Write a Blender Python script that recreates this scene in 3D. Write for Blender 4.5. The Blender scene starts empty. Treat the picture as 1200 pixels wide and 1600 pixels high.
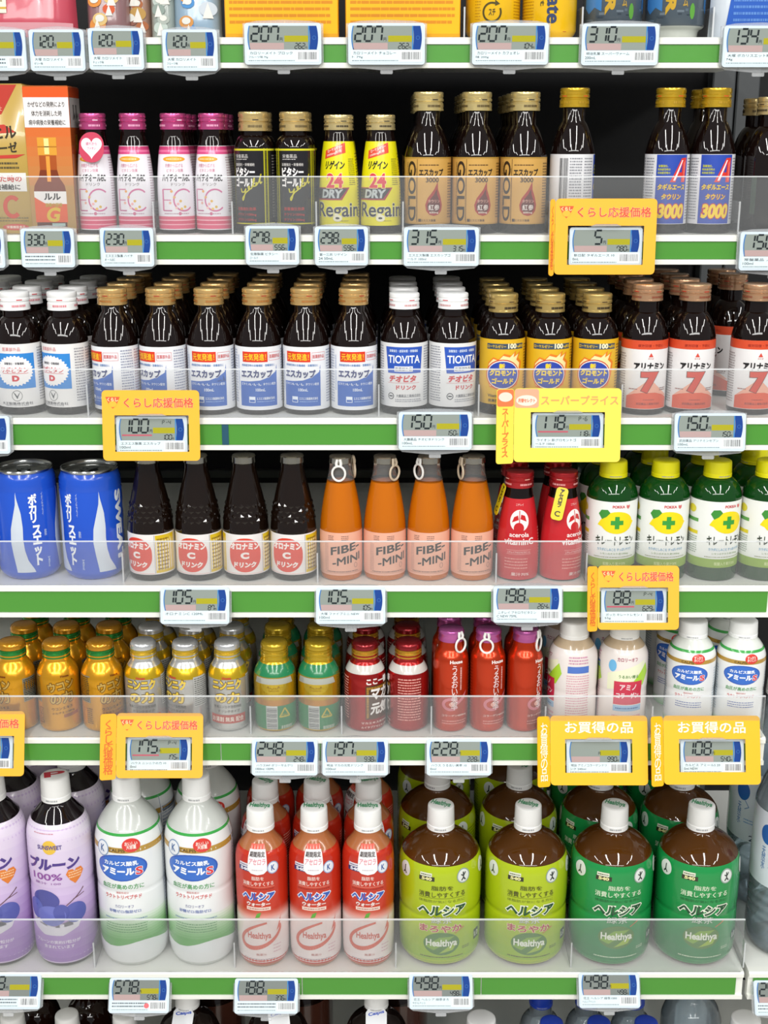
import bpy, bmesh, math, random
from math import sin, cos, tan, pi, radians, atan2, hypot

# ------------------------------------------------------------------ camera, world, lights, exposure
SC = bpy.context.scene
COL = SC.collection
FPX, PITCH, CZ = 2000.0, radians(16.3), 1.45
cam_d = bpy.data.cameras.new('camera'); cam = bpy.data.objects.new('camera', cam_d); COL.objects.link(cam)
cam_d.sensor_fit = 'HORIZONTAL'; cam_d.sensor_width = 36.0; cam_d.lens = 36.0 * FPX / 1200.0
cam_d.clip_start = 0.02; cam_d.clip_end = 60
cam.location = (0, 0, CZ); cam.rotation_euler = (pi / 2 - PITCH, 0, 0)
SC.camera = cam

world = bpy.data.worlds.new('shop_interior'); SC.world = world; world.use_nodes = True
bg = world.node_tree.nodes['Background']
bg.inputs['Color'].default_value = (0.93, 0.96, 1.0, 1); bg.inputs['Strength'].default_value = 0.44

def lamp(name, loc, sx, sy, power, rot=(0, 0, 0), col=(1.0, 0.985, 0.95)):
    d = bpy.data.lights.new(name, 'AREA'); d.shape = 'RECTANGLE'; d.size = sx; d.size_y = sy
    d.energy = power; d.color = col
    o = bpy.data.objects.new(name, d); COL.objects.link(o); o.location = loc; o.rotation_euler = rot
    return o
# rows of ceiling fluorescent tubes running away from the shelf front, 2.7 m up
for lx, sy in ((-2.3, .3), (-0.62, 0), (0.66, .1), (2.35, .35)):
    for ly in (-1.62, -0.18):
        lamp('ceiling_fluorescent', (lx, ly + sy, 2.7), 0.13, 1.2, 26, rot=(radians(12), 0, 0))
# the cross row further back behind the photographer
lamp('ceiling_fluorescent', (0, -2.9, 2.7), 4.2, 0.25, 70, rot=(radians(40), 0, 0))

vs = SC.view_settings
vs.view_transform = 'Standard'; vs.look = 'None'; vs.gamma = 1.0; vs.use_curve_mapping = False
vs.exposure = -0.42
SC.cycles.max_bounces = 8; SC.cycles.transparent_max_bounces = 24; SC.cycles.caustics_refractive = False; SC.cycles.caustics_reflective = False

# ------------------------------------------------------------------ pixel helpers (1200 x 1600 photograph)
def ray(px, py):
    x = (px - 600) / FPX; y = (800 - py) / FPX
    return x, cos(PITCH) + y * sin(PITCH), y * cos(PITCH) - sin(PITCH)
def z_at(py, Y):
    _, yy, z = ray(600, py); return CZ + z * Y / yy
def x_at(px, Y, Z):
    depth = Y * cos(PITCH) - (Z - CZ) * sin(PITCH)
    return (px - 600) / FPX * depth
def mm_px(Y, Z):            # metres per pixel at a point
    return (Y * cos(PITCH) - (Z - CZ) * sin(PITCH)) / FPX

# ------------------------------------------------------------------ materials
MATS = {}
def lin(h):
    h = h.lstrip('#')
    c = [int(h[i:i + 2], 16) / 255 for i in (0, 2, 4)]
    return tuple(x / 12.92 if x <= 0.04045 else ((x + 0.055) / 1.055) ** 2.4 for x in c) + (1,)
KIND = dict(
    paper=dict(r=.38, s=.45), matte=dict(r=.6, s=.3), gloss=dict(r=.2, s=.5, coat=.35),
    glass=dict(r=.04, s=.5), metal=dict(r=.27, m=.85, s=.5), foil=dict(r=.22, m=.65, s=.5, coat=.3),
    plastic=dict(r=.32, s=.5), lcd=dict(r=.12, s=.55, coat=.3), amber=dict(r=.04, s=.5, t=.38, ior=1.3, coat=.5),
    chrome=dict(r=.18, m=1.0, s=.5), water=dict(r=.05, s=.5, t=.3, ior=1.15))
def M(h, kind='paper'):
    k = (h, kind)
    if k in MATS: return MATS[k]
    m = bpy.data.materials.new(kind + '_' + h.lstrip('#')); m.use_nodes = True
    nt = m.node_tree; b = nt.nodes['Principled BSDF']; q = KIND[kind]
    b.inputs['Base Color'].default_value = lin(h)
    b.inputs['Roughness'].default_value = q['r']; b.inputs['Metallic'].default_value = q.get('m', 0)
    b.inputs['Specular IOR Level'].default_value = q.get('s', .5)
    b.inputs['Coat Weight'].default_value = q.get('coat', 0); b.inputs['Coat Roughness'].default_value = .04
    if 't' in q:
        b.inputs['Transmission Weight'].default_value = q['t']; b.inputs['IOR'].default_value = q['ior']
    if kind in ('paper', 'matte', 'plastic', 'metal', 'foil'):       # fine wear in the gloss
        tc = nt.nodes.new('ShaderNodeTexCoord'); n = nt.nodes.new('ShaderNodeTexNoise'); mr = nt.nodes.new('ShaderNodeMapRange')
        n.inputs['Scale'].default_value = 140
        mr.inputs['To Min'].default_value = q['r'] - .05; mr.inputs['To Max'].default_value = q['r'] + .07
        nt.links.new(tc.outputs['Object'], n.inputs['Vector']); nt.links.new(n.outputs['Fac'], mr.inputs['Value'])
        nt.links.new(mr.outputs['Result'], b.inputs['Roughness'])
    MATS[k] = m
    return m
def clear_mat(name, haze, tint=(1, 1, 1, 1), gloss=.06, hazecol=(.85, .88, .9, 1)):
    m = bpy.data.materials.new(name); m.use_nodes = True; nt = m.node_tree
    for n in list(nt.nodes):
        if n.type != 'OUTPUT_MATERIAL': nt.nodes.remove(n)
    out = [n for n in nt.nodes if n.type == 'OUTPUT_MATERIAL'][0]
    tr = nt.nodes.new('ShaderNodeBsdfTransparent'); tr.inputs['Color'].default_value = tint
    df = nt.nodes.new('ShaderNodeBsdfDiffuse'); df.inputs['Color'].default_value = hazecol
    gl = nt.nodes.new('ShaderNodeBsdfGlossy'); gl.inputs['Roughness'].default_value = .08
    m1 = nt.nodes.new('ShaderNodeMixShader'); m1.inputs[0].default_value = haze
    m2 = nt.nodes.new('ShaderNodeMixShader')
    fr = nt.nodes.new('ShaderNodeFresnel'); fr.inputs['IOR'].default_value = 1.35
    mu = nt.nodes.new('ShaderNodeMath'); mu.operation = 'MULTIPLY'; mu.inputs[1].default_value = gloss * 12
    nt.links.new(fr.outputs[0], mu.inputs[0]); nt.links.new(mu.outputs[0], m2.inputs[0])
    nt.links.new(tr.outputs[0], m1.inputs[1]); nt.links.new(df.outputs[0], m1.inputs[2])
    nt.links.new(m1.outputs[0], m2.inputs[1]); nt.links.new(gl.outputs[0], m2.inputs[2])
    nt.links.new(m2.outputs[0], out.inputs['Surface'])
    return m
ACRYL = clear_mat('clear_acrylic', .06, gloss=.045)
ACRYL_EDGE = clear_mat('acrylic_edge', .55, gloss=.03)
HOLDER = clear_mat('clear_holder_plastic', .3, gloss=.08, hazecol=(.75, .77, .79, 1))
NECKGLASS = clear_mat('clear_neck_glass', .10, tint=(.95, .85, .7, 1), gloss=.1)
PETCLEAR = clear_mat('clear_pet', .10, tint=(.93, .97, 1, 1), gloss=.12)
WATER = clear_mat('still_water', .20, tint=(.86, .93, .96, 1), gloss=.05, hazecol=(.82, .89, .93, 1))

# ------------------------------------------------------------------ meshes
def finish(me, mats, smooth=True, ang=38):
    for m in mats: me.materials.append(m)
    if smooth:
        me.shade_smooth(); me.set_sharp_from_angle(angle=radians(ang))
    return me
def chaikin(p, n=2, keep=1):
    for _ in range(n):
        q = [p[0]]
        for a, b in zip(p[:-1], p[1:]):
            q += [(a[0] * .75 + b[0] * .25, a[1] * .75 + b[1] * .25), (a[0] * .25 + b[0] * .75, a[1] * .25 + b[1] * .75)]
        q.append(p[-1]); p = q
    return p
def lathe(name, prof, mats, seg=36, ribs=None, ang=38, mm=.001, matfn=None, square=0.0):
    """prof in mm, bottom to top; radius 0 ends close at a pole. ribs=(z0,z1,depth): alternating radius."""
    v, f, mi = [], [], []
    rings = []
    for r, z in prof:
        if r < 1e-6:
            rings.append([len(v)]); v.append((0, 0, z * mm)); continue
        row = []
        for k in range(seg):
            a = 2 * pi * k / seg; rr = r
            if ribs and ribs[0] <= z <= ribs[1] and k % 2: rr -= ribs[2]
            if square:
                s = (abs(cos(a)) ** square + abs(sin(a)) ** square) ** (-1 / square); rr *= s
            row.append(len(v)); v.append((rr * sin(a) * mm, -rr * cos(a) * mm, z * mm))
        rings.append(row)
    for i, (a, b) in enumerate(zip(rings[:-1], rings[1:])):
        zc = (prof[i][1] + prof[i + 1][1]) / 2
        m = matfn(zc) if matfn else 0
        for k in range(seg):
            k2 = (k + 1) % seg
            if len(a) == 1 and len(b) == 1: continue
            if len(a) == 1: f.append((a[0], b[k2], b[k]))
            elif len(b) == 1: f.append((a[k], a[k2], b[0]))
            else: f.append((a[k], a[k2], b[k2], b[k]))
            mi.append(m)
    me = bpy.data.meshes.new(name); me.from_pydata(v, [], f); me.polygons.foreach_set('material_index', mi)
    return finish(me, mats, ang=ang)
def rfun(prof):
    def fn(z):
        if z <= prof[0][1]: return prof[0][0], 0.0
        for (r0, z0), (r1, z1) in zip(prof[:-1], prof[1:]):
            if z0 <= z <= z1 and z1 > z0:
                t = (z - z0) / (z1 - z0); return r0 + (r1 - r0) * t, (r1 - r0) / (z1 - z0)
        return prof[-1][0], 0.0
    return fn
def box_mesh(name, dims, mats, bev=0.0, origin=(0, 0, 0), seg=1):
    """dims in metres; origin = centre of the box's bottom face."""
    bm = bmesh.new(); bmesh.ops.create_cube(bm, size=1)
    for w in bm.verts:
        w.co.x = w.co.x * dims[0] + origin[0]; w.co.y = w.co.y * dims[1] + origin[1]; w.co.z = (w.co.z + .5) * dims[2] + origin[2]
    if bev: bmesh.ops.bevel(bm, geom=bm.edges[:], offset=bev, segments=seg, affect='EDGES', profile=.5)
    me = bpy.data.meshes.new(name); bm.to_mesh(me); bm.free()
    return finish(me, mats, ang=50)
def rrect(x0, y0, x1, y1, r, n=5):
    pts = []
    for cx, cy, a0 in ((x1 - r, y1 - r, 0), (x0 + r, y1 - r, 90), (x0 + r, y0 + r, 180), (x1 - r, y0 + r, 270)):
        for k in range(n + 1):
            a = radians(a0 + 90 * k / n); pts.append((cx + r * cos(a), cy + r * sin(a)))
    return pts
def plate(name, outer, holes, th, mats, mm=.001):
    """upright plate in XZ (mm), facing -Y, front face at y=0, thickness th (mm) going back."""
    bm = bmesh.new(); edges = []
    for loop in [outer] + holes:
        vs_ = [bm.verts.new((x * mm, 0, z * mm)) for x, z in loop]
        edges += [bm.edges.new((vs_[i], vs_[(i + 1) % len(vs_)])) for i in range(len(vs_))]
    bmesh.ops.triangle_fill(bm, use_beauty=True, use_dissolve=False, edges=edges)
    r = bmesh.ops.extrude_face_region(bm, geom=bm.faces[:])
    for g in r['geom']:
        if isinstance(g, bmesh.types.BMVert): g.co.y += th * mm
    bmesh.ops.recalc_face_normals(bm, faces=bm.faces[:])
    me = bpy.data.meshes.new(name); bm.to_mesh(me); bm.free()
    for m in mats: me.materials.append(m)
    return me
def tube(name, pts, rad, mats, seg=8, closed=False, mm=.001):
    from mathutils import Vector
    P = [Vector(p) for p in pts]; n = len(P); v, f = [], []
    for i, p in enumerate(P):
        a = P[(i - 1) % n] if closed or i else p; b = P[(i + 1) % n] if closed or i < n - 1 else p
        t = (b - a).normalized(); up = Vector((0, 1, 0)) if abs(t.y) < .9 else Vector((1, 0, 0))
        s = t.cross(up).normalized(); w = s.cross(t)
        for k in range(seg):
            q = p + (s * cos(2 * pi * k / seg) + w * sin(2 * pi * k / seg)) * rad
            v.append(tuple(q * mm))
    for i in range(n if closed else n - 1):
        for k in range(seg):
            a = i * seg; b = ((i + 1) % n) * seg
            f.append((a + k, a + (k + 1) % seg, b + (k + 1) % seg, b + k))
    if not closed: f += [tuple(range(seg))[::-1], tuple((n - 1) * seg + k for k in range(seg))]
    me = bpy.data.meshes.new(name); me.from_pydata(v, [], f)
    return finish(me, mats)

# ------------------------------------------------------------------ flat print: shapes and lettering in mm, later laid on a surface
_TXT = {}
_tc = bpy.data.curves.new('lettering', 'FONT'); _to = bpy.data.objects.new('lettering', _tc); COL.objects.link(_to)
def text_tris(s, bold):
    k = (s, round(bold, 4))
    if k in _TXT: return _TXT[k]
    _tc.body = s; _tc.size = 1; _tc.resolution_u = 4 if s.isascii() else 2; _tc.offset = bold; _tc.align_x = 'CENTER'; _tc.space_line = .82
    dg = bpy.context.evaluated_depsgraph_get(); dg.update()
    ev = _to.evaluated_get(dg); me = ev.to_mesh(); me.calc_loop_triangles()
    co = [(v.co.x, v.co.y) for v in me.vertices]
    tr = [tuple(co[i] for i in t.vertices) for t in me.loop_triangles]
    ev.to_mesh_clear(); _TXT[k] = tr
    return tr
class Art:
    def __init__(s): s.f = []; s.rnd = random.Random(7)
    def p(s, pts, c, L=1): s.f.append((L, c, [tuple(q) for q in pts]))
    def r(s, x0, y0, x1, y1, c, L=1): s.p([(x0, y0), (x1, y0), (x1, y1), (x0, y1)], c, L)
    def e(s, cx, cy, rx, ry, c, L=1, n=28):
        s.p([(cx + rx * cos(2 * pi * k / n), cy + ry * sin(2 * pi * k / n)) for k in range(n)], c, L)
    def ring(s, cx, cy, rx, ry, t, c, L=1, a0=0, a1=360, n=32):
        for k in range(n):
            a = radians(a0 + (a1 - a0) * k / n); b = radians(a0 + (a1 - a0) * (k + 1) / n)
            s.p([(cx + rx * cos(a), cy + ry * sin(a)), (cx + rx * cos(b), cy + ry * sin(b)),
                 (cx + (rx - t) * cos(b), cy + (ry - t) * sin(b)), (cx + (rx - t) * cos(a), cy + (ry - t) * sin(a))], c, L)
    def stroke(s, pts, w, c, L=1):
        for (x0, y0), (x1, y1) in zip(pts[:-1], pts[1:]):
            d = hypot(x1 - x0, y1 - y0) or 1; nx, ny = -(y1 - y0) / d * w / 2, (x1 - x0) / d * w / 2
            s.p([(x0 + nx, y0 + ny), (x0 - nx, y0 - ny), (x1 - nx, y1 - ny), (x1 + nx, y1 + ny)], c, L)
    def fan(s, pts, c, L=1):                       # concave outline, star-shaped about its mean
        cx = sum(q[0] for q in pts) / len(pts); cy = sum(q[1] for q in pts) / len(pts)
        for a, b in zip(pts, pts[1:] + pts[:1]): s.p([(cx, cy), a, b], c, L)
    def grad(s, x0, y0, x1, y1, c0, c1, n=12, L=1):
        a = [int(c0[i:i + 2], 16) for i in (1, 3, 5)]; b = [int(c1[i:i + 2], 16) for i in (1, 3, 5)]
        for k in range(n):
            t = (k + .5) / n; c = '#%02x%02x%02x' % tuple(round(p + (q - p) * t) for p, q in zip(a, b))
            s.r(x0, y0 + (y1 - y0) * k / n, x1, y0 + (y1 - y0) * (k + 1) / n, c, L)
    def t(s, txt, cx, cy, w, h, c, L=3, bold=.015, rot=0, shear=0, ol=None, vert=False, vsh=0):
        if vert: txt = '\n'.join(txt)
        kan = any(0x4e00 <= ord(q) <= 0x9fff or q in 'MW' for q in txt)           # dense characters: thicken by overlapping copies
        def thick(b):
            if not kan or b < .004: return text_tris(txt, b)
            base = text_tris(txt, 0); n = 4 if b < .025 else 8
            return [tuple((x + b * cos(2 * pi * (k + .5) / n), y + b * sin(2 * pi * (k + .5) / n)) for x, y in t3) + (k * .11,) for k in range(n) for t3 in base]
        tr = thick(bold)
        xs = [q[0] for t in tr for q in t[:3]]; ys = [q[1] for t in tr for q in t[:3]]
        if not xs: return
        bw, bh = max(xs) - min(xs), max(ys) - min(ys); mx, my = (max(xs) + min(xs)) / 2, (max(ys) + min(ys)) / 2
        sx = w / bw if w else h / bh; sy = h / bh if h else w / bw
        cr, sr = cos(radians(rot)), sin(radians(rot))
        def put(tris, col, LL):
            for t3 in tris:
                o = []
                for x, y in t3[:3]:
                    x = (x - mx) * sx; y = (y - my) * sy; x += y * shear; y += x * vsh
                    o.append((cx + x * cr - y * sr, cy + x * sr + y * cr))
                s.f.append((LL + (t3[3] if len(t3) > 3 else 0), col, o))
        if ol: put(thick(bold + ol[1]), ol[0], L); put(tr, c, L + 1)
        else: put(tr, c, L)
    def dash(s, x0, y0, x1, y1, n, c, L=2, fill=.5, mn=.8, mx=3.0):     # print too small to read
        hh = (y1 - y0) / n
        for k in range(n):
            y = y0 + hh * k; x = x0
            while x < x1 - mn:
                w = min(s.rnd.uniform(mn, mx), x1 - x); s.r(x, y + hh * (1 - fill) / 2, x + w, y + hh * (1 + fill) / 2, c, L)
                x += w + s.rnd.uniform(.3, .8)
    def vdash(s, x0, y0, x1, y1, n, c, L=2, fill=.5):
        hw = (x1 - x0) / n
        for k in range(n):
            x = x0 + hw * k; y = y0
            while y < y1 - .6:
                h = min(s.rnd.uniform(.8, 2.6), y1 - y); s.r(x + hw * (1 - fill) / 2, y, x + hw * (1 + fill) / 2, y + h, c, L)
                y += h + s.rnd.uniform(.3, .7)
    def bars(s, x0, y0, x1, y1, c='#3a3a3a', L=2):
        x = x0
        while x < x1:
            w = s.rnd.choice((.35, .35, .6, .8)); s.r(x, y0, min(x + w, x1), y1, c, L); x += w + s.rnd.choice((.4, .6, .8))
def cut(polys, ax, step):
    out = []
    for L, c, pts in polys:
        lo = min(p[ax] for p in pts); hi = max(p[ax] for p in pts)
        k0, k1 = math.floor(lo / step + 1e-6), math.ceil(hi / step - 1e-6)
        if k1 - k0 <= 1: out.append((L, c, pts)); continue
        rest = pts
        for k in range(k0 + 1, k1 + 1):
            lim = k * step; low, high = [], []
            for i, p in enumerate(rest):
                q = rest[(i + 1) % len(rest)]; dp, dq = p[ax] - lim, q[ax] - lim
                (low if dp <= 0 else high).append(p)
                if (dp <= 0) != (dq <= 0):
                    t = dp / (dp - dq); m = (p[0] + (q[0] - p[0]) * t, p[1] + (q[1] - p[1]) * t)
                    low.append(m); high.append(m)
            if len(low) > 2: out.append((L, c, low))
            rest = high
            if len(rest) < 3: break
        else:
            if len(rest) > 2: out.append((L, c, rest))
    return out
def art_mesh(name, art, mapper, kind='paper', base=None, mm=.001):
    """mapper(u, z, L) -> position mm, normal.  base: (verts, faces, normals, material) laid underneath."""
    v, f, mi, nr, mats, idx = [], [], [], [], [], {}
    def slot(m):
        if m.name not in idx: idx[m.name] = len(mats); mats.append(m)
        return idx[m.name]
    if base:
        bv, bf, bn, bm_ = base; v += bv; nr += bn; f += bf; mi += [slot(bm_)] * len(bf)
    for L, c, pts in art:
        ar = sum(a[0] * b[1] - b[0] * a[1] for a, b in zip(pts, pts[1:] + pts[:1]))
        if abs(ar) < 1e-5: continue
        if ar < 0: pts = pts[::-1]
        i0 = len(v)
        for u, z in pts:
            q, n = mapper(u, z, L); v.append((q[0] * mm, q[1] * mm, q[2] * mm)); nr.append(n)
        f.append(tuple(range(i0, i0 + len(pts))))
        mi.append(slot(c if not isinstance(c, str) else (M(c[1:], 'foil') if c[0] == '!' else M(c, kind))))
    me = bpy.data.meshes.new(name); me.from_pydata(v, [], f); me.polygons.foreach_set('material_index', mi)
    for m in mats: me.materials.append(m)
    me.shade_smooth()
    me.normals_split_custom_set_from_vertices(nr)
    return me
LSTEP = .09
def wrap(name, art, prof, z0=None, z1=None, col=None, kind='paper', rref=None, off=.15, seg=44, curved=False, ustep=3.6, umax=None):
    """print and label paper wrapped round a turned body"""
    fn = rfun(prof); R = rref or max(r for r, z in prof)
    def mp(u, z, L):
        r, s = fn(z); a = u / R; r += off + L * LSTEP; k = 1 / math.sqrt(1 + s * s)
        return (r * sin(a), -r * cos(a), z), (sin(a) * k, -cos(a) * k, -s * k)
    polys = cut(art.f if art else [], 0, ustep)
    if curved: polys = cut(polys, 1, 4.0)
    base = None
    if col:
        zs = sorted(set([z0, z1] + [z for r, z in prof if z0 < z < z1])); v, f, n = [], [], []
        a1 = (umax / R) if umax else pi
        for z in zs:
            for k in range(seg + 1):
                q, nn = mp(-a1 * R + 2 * a1 * R * k / seg, z, 0); v.append(tuple(c * .001 for c in q)); n.append(nn)
        w = seg + 1
        for i in range(len(zs) - 1):
            for k in range(seg): f.append((i * w + k, i * w + k + 1, (i + 1) * w + k + 1, (i + 1) * w + k))
        base = (v, f, n, (M(col[1:], 'foil') if col[0] == '!' else M(col, kind)))
    return art_mesh(name, polys, mp, kind, base)
def flat(name, art, kind='paper', off=0.0, top=False):
    """print on a flat face: XZ plane facing -Y, or (top) XY plane facing up"""
    if top: mp = lambda u, z, L: ((u, z, off + L * LSTEP), (0, 0, 1))
    else: mp = lambda u, z, L: ((u, -off - L * LSTEP, z), (0, -1, 0))
    return art_mesh(name, art.f, mp, kind)

# ------------------------------------------------------------------ scene objects
def empty(name, loc=(0, 0, 0), rz=0, rx=0):
    o = bpy.data.objects.new(name, None); COL.objects.link(o); o.empty_display_size = .02
    o.location = loc; o.rotation_euler = (rx, 0, rz); return o
def part(name, me, parent, loc=(0, 0, 0), rot=(0, 0, 0), label=None):
    o = bpy.data.objects.new(name, me); COL.objects.link(o); o.parent = parent; o.location = loc; o.rotation_euler = rot
    if label: o['label'] = label
    return o
def tag(o, label, cat, group=None, kind=None):
    if label: o['label'] = label
    if cat: o['category'] = cat
    if group: o['group'] = group
    if kind: o['kind'] = kind
    return o
ORD = ['first', 'second', 'third', 'fourth', 'fifth', 'sixth', 'seventh', 'eighth']

# ------------------------------------------------------------------ the shelving
D = [1.40, 1.385, 1.33, 1.32, 1.31, 1.31]                  # front edge of each shelf, top to bottom
EDGE = [58, 367, 653, 915, 1153, 1520]                      # photograph row of each edge
LIP = [30, 31, 35, 37, 34, 37]
ZS = [z_at(y, d) for y, d in zip(EDGE, D)]
GUARD = [None, 275, 576, 845, 1087, 1436]
TILT = [0, 4, 9, 15, 20, 27]
XL, XE, YB = -0.75, x_at(1163, D[5], ZS[5]), 1.79
WHITE = M('#e6e7e2', 'plastic'); GREEN = M('#4a8f33', 'plastic'); DARK = M('#141416', 'matte')
def slab(name, x0, x1, y0, y1, z0, z1, mats, bev=0):
    return box_mesh(name, (x1 - x0, y1 - y0, z1 - z0), mats, bev, ((x0 + x1) / 2, (y0 + y1) / 2, z0))
def extrude_x(name, prof, x0, x1, mats):
    n = len(prof); v = [(x0, y, z) for y, z in prof] + [(x1, y, z) for y, z in prof]
    f = [(i, (i + 1) % n, n + (i + 1) % n, n + i) for i in range(n)] + [tuple(range(n))[::-1], tuple(range(n, 2 * n))]
    me = bpy.data.meshes.new(name); me.from_pydata(v, [], f); bm = bmesh.new(); bm.from_mesh(me)
    bmesh.ops.recalc_face_normals(bm, faces=bm.faces[:]); bm.to_mesh(me); bm.free()
    for m in mats: me.materials.append(m)
    return me
SHELF_WORD = ['top shelf with boxes and pouches', 'second shelf holding tall gold-capped bottles', 'third shelf of dark medicine-drink bottles',
              'fourth shelf with blue cans and orange bottles', 'fifth shelf of small metal drink cans', 'sixth shelf of large plastic bottles']
JOINTS = [[], [], [352], [], [345, 1062], [472, 752]]
DIVS = [[725, 905, 1098], [255, 378, 494, 617, 846, 1132], [156, 589, 737, 958], [203, 497, 769, 907], [395, 533, 672, 842, 1010], [165, 367, 614, 883, 1138]]
floor = tag(bpy.data.objects.new('floor', slab('floor', -4, 4, -4, 3, -.05, 0, [M('#b9b6ad', 'plastic')])), None, None, kind='structure'); COL.objects.link(floor)
SHELF = []
for s in range(6):
    d, z, lip = D[s], ZS[s], LIP[s] / 1000
    sh = empty('display_shelf', (0, d, z)); tag(sh, 'white steel ' + SHELF_WORD[s], 'shelf', 'gondola shelves with green price rails')
    part('deck', slab('deck', XL, XE, .012, YB - d - .036, -.018, 0, [WHITE]), sh)
    g0, g1 = -.0068, -lip + .0052
    part('price_rail', extrude_x('price_rail', [(0.0022, 0), (0, -.002), (0, g0), (.0035, g0), (.0035, g1), (0, g1), (0, -lip), (.012, -lip), (.012, 0)], XL, XE, [M('#e9eae3', 'plastic')]), sh)
    xs = [XL + .002] + [x_at(j, d, z - .02) for j in JOINTS[s]] + [XE - .008]
    for a, b in zip(xs[:-1], xs[1:]):
        part('rail_insert', slab('rail_insert', a + .0006, b - .0006, .0016, .0034, g1 + .0004, g0 - .0004, [GREEN]), sh, label='green price rail insert')
    if s == 2:
        xj = x_at(352, d, z - .02); part('rail_joint', slab('rail_joint', xj - .0035, xj + .0035, .0008, .0034, g1 + .0004, g0 - .0004, [M('#1f4e63', 'plastic')]), sh)
    if GUARD[s]:
        gz = z_at(GUARD[s], d + .002) - z
        gd = part('front_guard', slab('front_guard', XL, XE - .004, .0012, .0028, .0001, gz - .0012, [ACRYL]), sh, label='clear acrylic front guard')
        part('guard_edge', slab('guard_edge', XL, XE - .004, .0010, .0030, gz - .0012, gz, [ACRYL_EDGE]), gd)
    SHELF.append(sh)
# gondola back, uprights and base deck
gb = empty('gondola_frame', (0, YB, 0)); tag(gb, 'black gondola back panel with grey uprights behind the shelves', 'shelving')
part('back_panel', slab('back_panel', XL, XE + .6, 0, .02, 0, 2.0, [DARK]), gb)
wb = tag(bpy.data.objects.new('wall_back', slab('wall_back', -4, 4, YB + .03, YB + .13, 0, 2.8, [M('#c9c8c2', 'matte')])), None, None, kind='structure'); COL.objects.link(wb)
zr = z_at(735, YB - .01)
part('lower_back_panel', slab('lower_back_panel', XL, XE - .03, -.012, -.0005, ZS[3] + .001, zr, [M('#484a44', 'plastic')]), gb)  # greyer slab over the lower back panel behind the fourth shelf
def upright():
    bm = bmesh.new(); bmesh.ops.create_cube(bm, size=1)
    for w in bm.verts: w.co.x *= .03; w.co.y *= .03; w.co.z = (w.co.z + .5) * 2.0
    bmesh.ops.bevel(bm, geom=bm.edges[:], offset=.002, segments=1, affect='EDGES')
    me = bpy.data.meshes.new('upright'); bm.to_mesh(me); bm.free(); return finish(me, [M('#4a4d4f', 'plastic')])
up_me = upright()
for x in (XL - .02, XE + .014, XE + .046):
    part('upright', up_me, gb, (x, -.018, 0))
part('base_deck', slab('base_deck', XL, XE + .6, D[5] - YB, -.036, .14, .158, [WHITE]), gb)
part('kick_plate', slab('kick_plate', XL, XE + .6, D[5] - YB + .03, D[5] - YB + .045, 0, .14, [M('#55565a', 'matte')]), gb)
# the neighbouring bay on the right
nb = empty('display_shelf', (0, D[5], ZS[5])); tag(nb, 'white steel neighbouring shelf at lower right holding water bottles', 'shelf', 'gondola shelves with green price rails')
part('deck', slab('deck', XE + .006, XE + .6, .012, YB - D[5] - .036, -.018, 0, [WHITE]), nb)
part('price_rail', extrude_x('price_rail', [(0.0022, 0), (0, -.002), (0, -.0068), (.0035, -.0068), (.0035, -.0318), (0, -.0318), (0, -.037), (.012, -.037), (.012, 0)], XE + .006, XE + .6, [M('#e9eae3', 'plastic')]), nb)
part('rail_insert', slab('rail_insert', XE + .012, XE + .59, .0016, .0034, -.0314, -.0072, [GREEN]), nb, label='green price rail insert')

# ------------------------------------------------------------------ caps
def ropp(R, z0, z1, col, kind='foil', ink='#8a5a20', band='#c8281e', seed=1):
    """rolled metal screw cap: knurled top, groove, break band; child print"""
    h = z1 - z0
    pr = [(R - 1.6, z0), (R + .15, z0), (R + .15, z0 + h * .08), (R - .1, z0 + h * .1), (R - .1, z0 + h * .38), (R - .9, z0 + h * .42), (R - .9, z0 + h * .47), (R + .1, z0 + h * .51),
          (R + .1, z0 + h * .62), (R - .6, z0 + h * .66), (R - .6, z0 + h * .7), (R, z0 + h * .74), (R, z1 - 1.5), (R - .45, z1 - .5), (R - 1.4, z1), (0, z1)]
    me = lathe('cap', pr, [M(col, kind)], seg=56, ribs=(z0 + h * .735, z1 - 1.4, .35), ang=30)
    a = Art(); a.rnd = random.Random(seed)
    for k in range(4): a.dash(-pi * R + k * pi * R / 2, z0 + h * .16, -pi * R + (k + .6) * pi * R / 2, z0 + h * .33, 1, ink, 1, fill=.7, mn=.8, mx=1.8)
    for k in range(4): a.r(-pi * R + (k + .2) * pi * R / 2, z0 + h * .545, -pi * R + (k + .45) * pi * R / 2, z0 + h * .6, band, 1)
    pm = wrap('cap_print', a, [(R + .1, z0), (R + .1, z1)], rref=R, off=.05)
    return [('cap', me), ('cap/cap_print', pm)]
def petcap(R, z0, z1, col='#eceeee', text=None, tcol='#1d8a55', rot=0, ink='#c8a8a8'):
    h = z1 - z0
    pr = [(R - 1.2, z0), (R, z0), (R, z0 + h * .2), (R - .5, z0 + h * .22), (R - .5, z0 + h * .25), (R - .15, z0 + h * .28), (R - .7, z1 - 2.6), (R - 1.1, z1 - 1.2), (R - 2.2, z1 - .35), (R - 4, z1), (0, z1)]
    me = lathe('cap', pr, [M(col, 'plastic')], seg=64, ribs=(z0 + h * .27, z1 - 2.5, .22), ang=30)
    out = [('cap', me)]
    a = Art(); a.dash(-7, z0 + h * .06, 7, z0 + h * .16, 1, '#9a9da0', 1, fill=.7, mn=.5, mx=1.6)
    out.append(('cap/date_print', wrap('date_print', a, [(R, z0), (R, z1)], rref=R, off=.05)))
    if text:
        b = Art(); b.t(text, 0, 0, 23, 13, tcol, 1, bold=.03, rot=rot); me2 = flat('cap_lettering', b, 'plastic', z1, top=True)
        out.append(('cap/cap_lettering', me2))
    return out
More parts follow.
